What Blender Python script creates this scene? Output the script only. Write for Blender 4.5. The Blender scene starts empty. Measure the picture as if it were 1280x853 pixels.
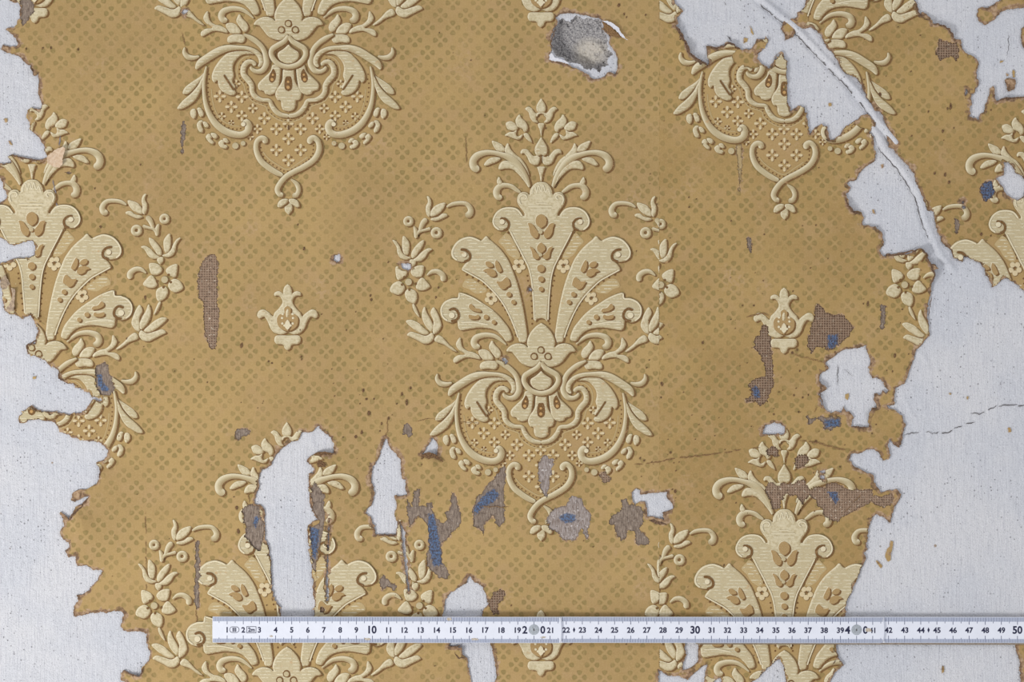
import bpy, math, random
import numpy as np
from mathutils import Vector
from mathutils.geometry import delaunay_2d_cdt
random.seed(7); rng = np.random.default_rng(7)
SC = bpy.context.scene; COL = SC.collection

# ------------------------------------------------------------------ camera, world, lights
S = 0.0004975            # metres per pixel of the wall plane (10 cm of the rule = 201 px)
CZ = 1.40                # height of the frame centre above the floor
CAMD = 1.60
cam = bpy.data.objects.new('camera', bpy.data.cameras.new('camera')); COL.objects.link(cam)
cam.location = (0, -CAMD, CZ); cam.rotation_euler = (math.pi/2, 0, 0)
cam.data.sensor_width = 36.0; cam.data.lens = 36.0*CAMD/(1280*S); cam.data.clip_start = 0.02
SC.camera = cam
W = bpy.data.worlds.new('world'); SC.world = W; W.use_nodes = True
W.node_tree.nodes['Background'].inputs[0].default_value = (0.97, 0.975, 1.0, 1)
W.node_tree.nodes['Background'].inputs[1].default_value = 0.60
def area(name, loc, tgt, size, power, col):
    l = bpy.data.lights.new(name, 'AREA'); l.shape = 'DISK'; l.size = size; l.energy = power; l.color = col
    o = bpy.data.objects.new(name, l); COL.objects.link(o); o.location = loc
    o.rotation_euler = (Vector(tgt)-Vector(loc)).to_track_quat('-Z', 'Y').to_euler(); return o
area('soft_lamp_low_left', (-1.15, -1.05, CZ-0.75), (0.05, 0, CZ), 0.42, 19.0, (1.0, 0.99, 0.965))
area('soft_lamp_right', (1.6, -1.5, CZ+0.7), (0, 0, CZ), 0.7, 7.0, (0.95, 0.97, 1.0))
vs = SC.view_settings; vs.view_transform = 'Standard'; vs.look = 'None'; vs.gamma = 1; vs.use_curve_mapping = False
vs.exposure = -0.06

# ------------------------------------------------------------------ helpers
def lin(c):
    return tuple((v/12.92 if v <= .04045 else ((v+.055)/1.055)**2.4) for v in (x/255 for x in c))
def w3(x, y, h): return ((x-640)*S, -h*S, CZ-(y-426.5)*S)
def T(ox, oy, s, pts): return [(ox+p[0]/s, oy+p[1]/s) for p in pts]
def cr(pts, closed=True, step=1.0):
    P = np.array(pts, float); n = len(P); out = []
    rngi = range(n) if closed else range(n-1)
    for i in rngi:
        if closed: a, b, c, d = P[i-1], P[i], P[(i+1) % n], P[(i+2) % n]
        else: a, b, c, d = P[max(i-1, 0)], P[i], P[i+1], P[min(i+2, n-1)]
        L = np.hypot(*(c[:2]-b[:2])); k = max(1, int(round(L/step)))
        for j in range(k):
            t = j/k
            out.append(0.5*((2*b)+(c-a)*t+(2*a-5*b+4*c-d)*t*t+(3*b-a-3*c+d)*t**3))
    if not closed: out.append(P[-1])
    return np.array(out)
def pip(xs, ys, poly):
    P = np.asarray(poly, float); x0, y0 = P[:, 0], P[:, 1]; x1, y1 = np.roll(x0, -1), np.roll(y0, -1)
    res = np.zeros(xs.shape, bool)
    m = (xs >= x0.min()) & (xs <= x0.max()) & (ys >= y0.min()) & (ys <= y0.max())
    if not m.any(): return res
    X, Y = xs[m], ys[m]; r = np.zeros(X.shape, bool)
    for a, b, c, d in zip(x0, y0, x1, y1):
        if b == d: continue
        t = (b > Y) != (d > Y)
        r ^= t & (X < (c-a)*(Y-b)/(d-b)+a)
    res[m] = r; return res
def segdist(X, Y, P, closed=False):
    P = np.asarray(P, float); D = np.full(X.shape, 1e9)
    n = len(P)
    for i in range(n if closed else n-1):
        a, b = P[i][:2], P[(i+1) % n][:2]; v = b-a; L = (v@v) or 1e-9
        t = np.clip(((X-a[0])*v[0]+(Y-a[1])*v[1])/L, 0, 1)
        D = np.minimum(D, np.hypot(X-a[0]-t*v[0], Y-a[1]-t*v[1]))
    return D
def vnoise(x, y, s, seed=0):
    xi = np.floor(x/s).astype(int); yi = np.floor(y/s).astype(int); fx = x/s-xi; fy = y/s-yi
    fx = fx*fx*(3-2*fx); fy = fy*fy*(3-2*fy)
    def h(a, b): return np.modf(np.abs(np.sin(a*127.1+b*311.7+seed*74.7)*43758.5453))[0]
    return (h(xi, yi)*(1-fx)+h(xi+1, yi)*fx)*(1-fy)+(h(xi, yi+1)*(1-fx)+h(xi+1, yi+1)*fx)*fy
def jit(poly, amp=.75, step=1.3, closed=True):
    P = np.array(poly, float); out = []; n = len(P)
    for i in range(n if closed else n-1):
        a, b = P[i], P[(i+1) % n]; L = np.hypot(*(b-a)); k = max(1, int(L/step))
        nx, ny = (b-a)[1]/(L+1e-9), -(b-a)[0]/(L+1e-9)
        for j in range(k):
            q = a+(b-a)*j/k
            r = (vnoise(q[0:1], q[1:2], 1.3, 3)[0]-.5)*2.2*amp+(vnoise(q[0:1], q[1:2], 4.5, 9)[0]-.5)*2.0*amp
            out.append((q[0]+nx*r, q[1]+ny*r))
    if not closed: out.append(tuple(P[-1]))
    return out
def mk(name, V, F, mat, parent=None, attrs=None, smooth=False):
    me = bpy.data.meshes.new(name)
    V = np.asarray(V, float)
    if len(V): V = np.stack([(V[:, 0]-640)*S, -V[:, 2]*S, CZ-(V[:, 1]-426.5)*S], 1)
    me.from_pydata(V.tolist(), [], F if isinstance(F, list) else F.tolist())
    for k, a in (attrs or {}).items():
        a = np.asarray(a, np.float32)
        if a.ndim == 1:
            at = me.attributes.new(k, 'FLOAT', 'POINT'); at.data.foreach_set('value', a)
        else:
            at = me.attributes.new(k, 'FLOAT_COLOR', 'POINT')
            if a.shape[1] == 3: a = np.concatenate([a, np.ones((len(a), 1), np.float32)], 1)
            at.data.foreach_set('color', a.ravel())
    me.materials.append(mat)
    if smooth: me.polygons.foreach_set('use_smooth', [True]*len(me.polygons))
    me.update()
    o = bpy.data.objects.new(name, me); COL.objects.link(o)
    if parent: o.parent = parent
    return o
def fixwind(V, F):
    """faces towards the viewer (wall coordinates: x right, y down)"""
    F = np.asarray(F, int)
    if not len(F): return F
    a, b, c = V[F[:, 0]], V[F[:, 1]], V[F[:, 2]]
    cr_ = (b[:, 0]-a[:, 0])*(c[:, 1]-a[:, 1])-(b[:, 1]-a[:, 1])*(c[:, 0]-a[:, 0])
    G = F.copy(); m = cr_ > 0; G[m] = F[m][:, ::-1]; return G
def grid_pts(x0, x1, y0, y1, s, j=.3):
    gx, gy = np.meshgrid(np.arange(x0+s/2, x1, s), np.arange(y0+s/2, y1, s))
    gx = gx+((np.arange(gx.shape[0]) % 2)*s/2)[:, None]
    gx = gx.ravel()+rng.uniform(-j, j, gx.size)*s; gy = gy.ravel()+rng.uniform(-j, j, gy.size)*s
    return gx, gy
def cdt(pts, edges, typ=0):
    v, e, f, *_ = delaunay_2d_cdt([Vector(p) for p in pts], edges, [], typ, 1e-4)
    V = np.array([(p.x, p.y) for p in v]); Tt = []
    for q in f:
        for k in range(1, len(q)-1): Tt.append((q[0], q[k], q[k+1]))
    return V, np.array(Tt, int).reshape(-1, 3)

# ------------------------------------------------------------------ materials
def newmat(name):
    m = bpy.data.materials.new(name); m.use_nodes = True; nt = m.node_tree
    return m, nt, nt.nodes['Principled BSDF']
class NB:
    def __init__(s, nt): s.nt = nt
    def n(s, t, **k):
        o = s.nt.nodes.new(t)
        for a, b in k.items(): setattr(o, a, b)
        return o
    def put(s, sock, v):
        if hasattr(v, 'links') or isinstance(v, bpy.types.NodeSocket): s.nt.links.new(v, sock)
        else: sock.default_value = v
    def math(s, op, a, b=0.0, c=0.0, clamp=False):
        o = s.n('ShaderNodeMath', operation=op, use_clamp=clamp)
        s.put(o.inputs[0], a); s.put(o.inputs[1], b)
        if len(o.inputs) > 2: s.put(o.inputs[2], c)
        return o.outputs[0]
    def mix(s, f, a, b):
        o = s.n('ShaderNodeMix', data_type='RGBA')
        s.put(o.inputs[0], f); s.put(o.inputs[6], a if not isinstance(a, tuple) or len(a) == 4 else (*a, 1)); s.put(o.inputs[7], b if not isinstance(b, tuple) or len(b) == 4 else (*b, 1))
        return o.outputs[2]
    def sm(s, v, lo, hi, a=0.0, b=1.0):
        o = s.n('ShaderNodeMapRange', interpolation_type='SMOOTHSTEP')
        s.put(o.inputs[0], v)
        for i, q in enumerate((lo, hi, a, b)): o.inputs[i+1].default_value = q
        return o.outputs[0]
    def pxy(s):
        """wall coordinates in rule pixels: x right, y down"""
        g = s.n('ShaderNodeNewGeometry'); sp = s.n('ShaderNodeSeparateXYZ'); s.nt.links.new(g.outputs['Position'], sp.inputs[0])
        x = s.math('MULTIPLY_ADD', sp.outputs[0], 1/S, 640); y = s.math('MULTIPLY_ADD', sp.outputs[2], -1/S, 426.5+CZ/S)
        return x, y
    def vec(s, x, y, sx=1, sy=1):
        c = s.n('ShaderNodeCombineXYZ'); s.put(c.inputs[0], s.math('MULTIPLY', x, sx)); s.put(c.inputs[1], s.math('MULTIPLY', y, sy)); return c.outputs[0]
    def noise(s, v, scale, det=3, rough=.55, out=0):
        o = s.n('ShaderNodeTexNoise'); s.put(o.inputs['Vector'], v); o.inputs['Scale'].default_value = scale
        o.inputs['Detail'].default_value = det; o.inputs['Roughness'].default_value = rough; return o.outputs[out]
    def attr(s, name, out='Fac'):
        return s.n('ShaderNodeAttribute', attribute_name=name).outputs[out]
    def bump(s, bsdf, h, strength, dist):
        b = s.n('ShaderNodeBump'); b.inputs['Strength'].default_value = strength; b.inputs['Distance'].default_value = dist
        s.put(b.inputs['Height'], h); s.nt.links.new(b.outputs[0], bsdf.inputs['Normal'])

def clover_mask(b, x, y, x0, y0, px, py, skew):
    yy = b.math('MULTIPLY_ADD', x, -skew, b.math('ADD', y, skew*x0))
    res = None; cross = None
    for ox, oy in ((0, 0), (px/2, py/2)):
        u = b.math('SUBTRACT', b.math('WRAP', b.math('SUBTRACT', x, x0+ox-px/2), px, 0.0), px/2)
        v = b.math('SUBTRACT', b.math('WRAP', b.math('SUBTRACT', yy, y0+oy-py/2), py, 0.0), py/2)
        au, av = b.math('ABSOLUTE', u), b.math('ABSOLUTE', v)
        a = b.math('SUBTRACT', b.math('MAXIMUM', au, av), 6.0)
        c = b.math('MINIMUM', au, av)
        # drop-shaped petal: slimmer towards the centre
        c = b.math('MULTIPLY', c, b.math('MULTIPLY_ADD', a, -0.10, 1.0))
        d = b.math('SQRT', b.math('ADD', b.math('MULTIPLY', a, a), b.math('MULTIPLY', c, c)))
        res = d if res is None else b.math('MINIMUM', res, d)
        xx = b.math('ADD', b.math('ABSOLUTE', b.math('SUBTRACT', au, av)), b.math('MULTIPLY', b.math('GREATER_THAN', au, 4.6), 9.0))
        cross = xx if cross is None else b.math('MINIMUM', cross, xx)
    return res, cross
def paper_mat(name, clover=True, x0=566.3, y0=128.5, skew=0.0055, ca=(168, 140, 93), cb=(179, 150, 99)):
    m, nt, bs = newmat(name); b = NB(nt); x, y = b.pxy(); v = b.vec(x, y)
    n1 = b.noise(v, 0.006, 4); n2 = b.noise(v, 0.03, 4); n3 = b.noise(v, .22, 3)
    fib = b.noise(b.vec(x, y, 1, .12), .8, 3)
    c = b.mix(b.sm(n1, .36, .64), lin(ca), lin(cb))
    c = b.mix(b.sm(n2, .45, .75, 0, .6), c, lin((178, 147, 105)))
    c = b.mix(b.sm(n2, .42, .22, 0, .5), c, lin((180, 151, 97)))
    # pinkish rubbed areas where the ink is gone
    rub = b.math('MULTIPLY', b.sm(b.noise(v, .018, 5, .6), .56, .72), b.sm(n3, .4, .62))
    c = b.mix(b.math('MULTIPLY', rub, .45), c, lin((190, 159, 128)))
    h = b.math('MULTIPLY', fib, .5)
    if clover:
        d, crs = clover_mask(b, x, y, x0, y0, 31.62, 31.2, skew)
        d = b.math('ADD', d, b.math('MULTIPLY_ADD', n3, 1.2, -.6))
        k = b.sm(d, 3.6, 2.5); ring = b.math('MULTIPLY', k, b.sm(d, 1.0, 2.7))
        wear = b.math('MULTIPLY_ADD', b.sm(b.noise(v, .013, 3), .36, .58), .55, .45)
        wear = b.math('MULTIPLY', wear, b.sm(b.noise(v, .12, 4), .30, .5, .45, 1))
        wear = b.math('MULTIPLY', wear, b.math('MULTIPLY_ADD', rub, -.5, 1))
        c = b.mix(b.math('MULTIPLY', b.math('MULTIPLY', k, wear), .72), c, lin((136, 120, 72)))
        c = b.mix(b.math('MULTIPLY', b.math('MULTIPLY', ring, wear), .16), c, lin((118, 100, 60)))
        c = b.mix(b.math('MULTIPLY', b.math('MULTIPLY', b.sm(crs, .9, .2), wear), .28), c, lin((188, 164, 116)))
        h = b.math('ADD', h, b.math('MULTIPLY', k, -.55))
    mot = b.noise(v, .42, 3, .7)
    c = b.mix(b.sm(mot, .52, .72, 0, .30), c, lin((152, 120, 82))); c = b.mix(b.sm(mot, .48, .3, 0, .22), c, lin((204, 174, 130)))
    g = b.sm(b.noise(v, .5, 2, .7), .62, .72)
    c = b.mix(b.math('MULTIPLY', g, b.math('MULTIPLY', b.sm(b.noise(v, .016, 4), .42, .62), .65)), c, lin((138, 102, 66)))
    c = b.mix(b.sm(fib, .52, .8, 0, .16), c, lin((160, 122, 78)))
    # torn fibre along the tears, from the distance stored on the sheet
    e = b.attr('edge')
    ee = b.math('MULTIPLY_ADD', b.noise(v, .045, 3, .6), 26.0, b.math('MULTIPLY_ADD', n3, 6.0, -13.2))
    tf = b.sm(b.math('SUBTRACT', ee, e), -0.8, 1.4)
    c = b.mix(b.math('MULTIPLY', tf, .8), c, b.mix(b.sm(n3, .4, .62), lin((142, 112, 90)), lin((184, 156, 130))))
    br = b.math('MULTIPLY', b.sm(b.math('SUBTRACT', e, b.math('MULTIPLY', b.sm(b.noise(v, .07, 4), .45, .7), 5.0)), 1.6, .1), b.sm(b.noise(v, .05, 3), .33, .5))
    c = b.mix(b.math('MULTIPLY', br, .75), c, b.mix(b.sm(n3, .4, .6), lin((88, 68, 54)), lin((136, 106, 82))))
    nt.links.new(c, bs.inputs['Base Color']); bs.inputs['Roughness'].default_value = .78; bs.inputs['Specular IOR Level'].default_value = .25
    h = b.math('ADD', h, b.math('MULTIPLY', n3, .9)); h = b.math('ADD', h, b.math('MULTIPLY', tf, b.math('MULTIPLY_ADD', n3, 1.5, -1.2)))
    b.bump(bs, h, .35, .0004); return m
M_LEFT = paper_mat('olive tan paper with clover print')
M_RIGHT = paper_mat('olive tan paper with clover print, right strip', True, 1122.5, 101.3, 0.0, (163, 134, 85), (174, 145, 93))
M_GROUND = paper_mat('plain olive tan paper', False)

def orn_mat():
    m, nt, bs = newmat('embossed cream print'); b = NB(nt); x, y = b.pxy(); v = b.vec(x, y)
    c = b.attr('col', 'Color'); k = b.attr('hatch')
    w = b.noise(b.vec(x, y, .16, .5), 1.0, 2)
    st = b.math('SINE', b.math('MULTIPLY_ADD', y, 2*math.pi/4.05, b.math('MULTIPLY', w, 1.2)))
    st = b.math('MULTIPLY', b.sm(st, .15, .85), b.sm(b.noise(b.vec(x, y, .12, .34), 1.0, 2), .45, .54))
    st = b.math('MULTIPLY', st, b.sm(k, .35, .8))
    c = b.mix(b.math('MULTIPLY', st, .85), c, lin((224, 214, 184)))
    n = b.noise(v, .16, 4, .6); f = b.noise(v, .8, 2)
    c = b.mix(b.sm(f, .50, .72, 0, .22), c, lin((172, 150, 108)))
    c = b.mix(b.sm(f, .46, .3, 0, .22), c, lin((226, 214, 182)))
    wear = b.math('MULTIPLY', b.sm(n, .56, .72), b.sm(b.noise(v, .02, 3), .5, .68))
    c = b.mix(b.math('MULTIPLY', wear, .7), c, lin((194, 158, 112)))
    nt.links.new(c, bs.inputs['Base Color']); bs.inputs['Roughness'].default_value = .72; bs.inputs['Specular IOR Level'].default_value = .3
    b.bump(bs, b.math('ADD', st, b.math('MULTIPLY', f, .8)), .5, .0004); return m
M_ORN = orn_mat()

def plaster_mat():
    m, nt, bs = newmat('white distempered plaster'); b = NB(nt); x, y = b.pxy(); v = b.vec(x, y)
    n1 = b.noise(v, .008, 4); br = b.noise(b.vec(x, y, 1, .06), .5, 4, .6); fn = b.noise(v, .55, 4, .65)
    c = b.mix(b.sm(n1, .35, .65), lin((208, 210, 217)), lin((217, 217, 221)))
    c = b.mix(b.sm(br, .46, .72, 0, .5), c, lin((190, 191, 200)))
    c = b.mix(b.sm(fn, .52, .70, 0, .5), c, lin((164, 164, 172))); c = b.mix(b.sm(b.noise(v, .3, 2), .45, .25, 0, .5), c, lin((232, 232, 238)))
    def dots(scale, r0, r1, seed, thr):
        vo = b.n('ShaderNodeTexVoronoi'); b.put(vo.inputs['Vector'], b.vec(b.math('ADD', x, seed*37.1), b.math('ADD', y, seed*11.3))); vo.inputs['Scale'].default_value = scale
        sp = b.n('ShaderNodeSeparateColor'); nt.links.new(vo.outputs['Color'], sp.inputs[0])
        size = b.math('MULTIPLY_ADD', sp.outputs[1], r1-r0, r0)
        dd = b.math('DIVIDE', vo.outputs['Distance'], scale)
        dd = b.math('ADD', dd, b.math('MULTIPLY_ADD', fn, .8, -.4))
        k = b.sm(b.math('SUBTRACT', size, dd), -.2, .35)
        return b.math('MULTIPLY', k, b.math('LESS_THAN', sp.outputs[0], thr))
    d1 = b.math('MULTIPLY', dots(.24, .3, 1.0, 1, .42), b.sm(b.noise(v, .012, 3), .40, .6, .25, 1)); d2 = dots(.035, .9, 2.0, 2, .14); d3 = dots(.02, 1.0, 2.2, 5, .12)
    c = b.mix(b.math('MULTIPLY', d1, .62), c, lin((110, 106, 110)))
    c = b.mix(b.math('MULTIPLY', d2, .55), c, lin((120, 108, 98)))
    c = b.mix(b.math('MULTIPLY', d3, .75), c, lin((150, 122, 90)))
    nt.links.new(c, bs.inputs['Base Color']); bs.inputs['Roughness'].default_value = .85; bs.inputs['Specular IOR Level'].default_value = .2
    h = b.math('ADD', b.math('MULTIPLY', br, 1.0), b.math('MULTIPLY', fn, 1.0)); h = b.math('ADD', h, b.math('MULTIPLY', d1, -1.0))
    h = b.math('ADD', h, b.math('MULTIPLY', b.noise(v, .1, 4), 1.4))
    b.bump(bs, h, .85, .0007); return m
M_PLASTER = plaster_mat()

def backing_mat(name, ca, cb, cspeck, weave, speck=.12):
    m, nt, bs = newmat(name); b = NB(nt); x, y = b.pxy(); v = b.vec(x, y)
    st = b.noise(b.vec(x, y, 1, .14), .75, 4, .65); n = b.noise(v, .35, 4, .65)
    c = b.mix(b.sm(st, .36, .66), lin(ca), lin(cb)); h = st
    if weave:
        wx = b.math('SINE', b.math('MULTIPLY_ADD', x, 2*math.pi/3.1, b.math('MULTIPLY', n, 2.5)))
        wy = b.math('SINE', b.math('MULTIPLY_ADD', y, 2*math.pi/3.1, b.math('MULTIPLY', n, 2.0)))
        wv = b.math('MAXIMUM', wx, wy)
        c = b.mix(b.sm(wv, .1, .9, 0, .6), c, lin((178, 154, 132))); h = b.math('ADD', h, b.math('MULTIPLY', wv, .5))
    sp = b.sm(b.noise(v, .30, 2, .5), .62-.0*speck, .70)
    c = b.mix(b.math('MULTIPLY', sp, speck*5), c, lin(cspeck))
    dk = b.sm(b.noise(v, .2, 5, .75), .53, .64)
    c = b.mix(b.math('MULTIPLY', dk, .6), c, lin((78, 64, 56)))
    bl = b.attr('blue'); kb = b.sm(b.math('ADD', bl, b.math('MULTIPLY_ADD', b.math('ADD', st, n), 1.5, -1.5)), .38, .8)
    c = b.mix(b.math('MULTIPLY', kb, .8), c, b.mix(b.sm(b.noise(v, .4, 4, .7), .4, .6), lin((58, 60, 74)), lin((84, 118, 160))))
    e = b.attr('edge'); c = b.mix(b.sm(e, 1.8, .2, 0, .45), c, lin((84, 66, 52)))
    nt.links.new(c, bs.inputs['Base Color']); bs.inputs['Roughness'].default_value = .95; bs.inputs['Specular IOR Level'].default_value = .1
    b.bump(bs, h, .6, .0008); return m
M_GREY = backing_mat('grey brown newsprint fibre', (118, 104, 94), (158, 142, 128), (205, 196, 186), False, .06)
M_WEAVE = backing_mat('brown burlap-like backing', (116, 94, 78), (150, 124, 104), (214, 200, 180), True, .17)
M_DARK = backing_mat('dark brown backing', (98, 76, 62), (130, 104, 84), (200, 190, 170), True, .1)
M_PALE = backing_mat('pale grey backing', (138, 124, 116), (176, 166, 162), (222, 216, 214), False, .17)
M_SMEAR = backing_mat('pale rubbed smear', (178, 154, 112), (188, 166, 126), (216, 204, 180), False, .1)

def flat_mat(name, c, rough=.8, noise=None, spec=.2, metal=0):
    m, nt, bs = newmat(name); b = NB(nt); bs.inputs['Roughness'].default_value = rough; bs.inputs['Specular IOR Level'].default_value = spec; bs.inputs['Metallic'].default_value = metal
    if noise:
        x, y = b.pxy(); n = b.noise(b.vec(x, y), noise[0], 4, .65)
        nt.links.new(b.mix(b.sm(n, .35, .65), lin(c), lin(noise[1])), bs.inputs['Base Color']); b.bump(bs, n, .4, .0006)
    else: bs.inputs['Base Color'].default_value = (*lin(c), 1)
    return m
M_CRACK = flat_mat('dark crack', (96, 92, 92), .95)
M_PCRACK = flat_mat('brown crack in paper', (112, 84, 58), .95, (.6, (150, 118, 82)))
M_BLUELINE = flat_mat('grey blue scratch', (118, 112, 118), .9, (.3, (150, 142, 140)))
M_GRIME = flat_mat('dark grime', (74, 56, 44), .95, (.7, (138, 106, 74)))
M_CONC = None
def conc():
    m, nt, bs = newmat('grey rubble mortar'); b = NB(nt); x, y = b.pxy(); v = b.vec(x, y)
    n = b.noise(v, .55, 5, .75); l = b.noise(v, .07, 3)
    c = b.mix(b.sm(n, .38, .62), lin((124, 121, 124)), lin((206, 202, 200)))
    c = b.mix(b.math('MULTIPLY', b.attr('warm'), b.sm(l, .3, .5, .5, .9)), c, lin((216, 208, 196)))
    c = b.mix(b.sm(b.noise(v, .9, 2, .6), .62, .72, 0, .8), c, lin((84, 80, 84)))
    nt.links.new(c, bs.inputs['Base Color']); bs.inputs['Roughness'].default_value = .95; b.bump(bs, n, .9, .0012); return m
M_CONC = conc()
M_RULE = flat_mat('white lacquered rule face', (228, 231, 242), .45, (.05, (224, 227, 238)), .4)
M_BAND = flat_mat('blue grey scale band', (188, 195, 213), .5, None, .4)
M_INK = flat_mat('blue black print', (44, 46, 72), .5)
M_TICK = flat_mat('blue scale ticks', (66, 72, 106), .5)
M_WOOD = flat_mat('brown rule edge', (150, 136, 120), .7, (.2, (130, 116, 100)))
M_PIN = flat_mat('brushed steel rivet', (186, 192, 200), .4, (.4, (164, 170, 176)), .5, .35)
M_STAIN = flat_mat('brown dirt on rule', (176, 160, 140), .8, (.5, (206, 200, 190)))
M_FLAP = flat_mat('grey brown back of the paper', (140, 122, 106), .95, (.25, (190, 168, 142)))
M_FLAPP = flat_mat('pinkish back of the paper', (196, 168, 140), .95, (.3, (214, 192, 168)))
M_WHITE = flat_mat('white plaster crumb', (228, 228, 234), .9, (.4, (212, 212, 220)))

# ------------------------------------------------------------------ tears in the paper
A = lambda *a: T(*a)
tearL1 = [(-160, -160), (12, -160), (10, -60)] + T(0, 0, 8, [(105, 0), (150, 30), (190, 35), (205, 70), (200, 170), (180, 200), (170, 245), (130, 280), (60, 290), (80, 310), (110, 340), (155, 380), (180, 440), (165, 465), (110, 470), (35, 450), (10, 490), (80, 530), (190, 560), (260, 630), (310, 655), (330, 720), (345, 760), (390, 730), (385, 780), (395, 850)]) + \
    T(0, 100, 8, [(395, 60), (385, 100), (405, 180), (430, 250), (400, 290), (350, 285), (310, 270), (285, 300), (265, 370), (290, 420), (300, 490), (350, 540), (400, 590), (430, 640), (460, 730), (480, 775), (400, 800), (310, 795), (200, 765), (130, 750), (80, 765), (120, 825), (60, 835), (0, 835)]) + [(-160, 206)]
tearL2 = [(-160, 222)] + T(0, 200, 8, [(0, 180), (30, 230), (40, 290), (80, 360), (40, 400), (0, 430)]) + [(-160, 256)]
tearL3 = [(-160, 297)] + T(0, 290, 8, [(0, 60), (60, 80), (100, 120), (150, 135), (230, 100), (330, 90), (350, 130), (360, 190), (350, 240), (270, 260), (150, 270), (60, 300), (0, 315)]) + [(-160, 330)]
tearL4 = [(-160, 350)] + T(0, 290, 8, [(0, 470), (15, 480), (10, 540), (30, 620), (38, 700), (45, 780)]) + \
    T(0, 380, 8, [(80, 95), (150, 110), (230, 150), (240, 125), (310, 115), (345, 160), (380, 230), (385, 270), (365, 330), (360, 400), (270, 405), (265, 450), (280, 500), (350, 525), (440, 560), (490, 610), (560, 640), (590, 680), (580, 750), (640, 770), (670, 800), (740, 800)]) + \
    T(0, 470, 8, [(760, 120), (830, 140), (890, 165), (920, 215), (960, 215), (1010, 220), (1025, 245), (1000, 260), (950, 250), (920, 240), (900, 270), (860, 330), (800, 375), (700, 380), (620, 375), (540, 360), (440, 355), (380, 340), (320, 300), (260, 340), (200, 395), (190, 440), (200, 470), (240, 470), (310, 440), (380, 440), (470, 455), (545, 460), (570, 500), (600, 555), (680, 590), (740, 620), (830, 640), (930, 660), (1000, 665), (1030, 700), (1085, 740), (1075, 800)]) + \
    T(40, 570, 8, [(720, 40), (640, 70), (670, 100), (675, 150), (680, 230), (650, 280), (600, 310), (560, 330), (510, 335), (440, 350), (400, 390), (390, 440), (430, 465), (490, 425), (570, 405), (545, 450), (500, 490), (440, 515), (410, 570), (370, 640), (350, 600), (290, 560), (275, 580), (310, 630), (320, 700), (280, 760), (310, 830)]) + \
    T(60, 670, 7.11, [(140, 40), (190, 60), (195, 100), (155, 130), (180, 190), (250, 180), (245, 230), (270, 270), (340, 260), (400, 300), (480, 310), (440, 390), (370, 480), (310, 525), (255, 525), (270, 580), (230, 630), (230, 710), (250, 720), (370, 690), (470, 670), (520, 690), (590, 660), (650, 670)]) + \
    T(120, 760, 8, [(280, 60), (265, 110), (250, 180), (270, 220), (320, 240), (400, 235), (515, 255), (505, 340), (525, 400), (545, 430), (530, 530), (470, 590), (440, 685), (340, 660), (280, 620), (255, 650), (250, 720), (310, 744)]) + [(165, 880), (150, 920), (170, 1010), (-160, 1010)]
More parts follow.
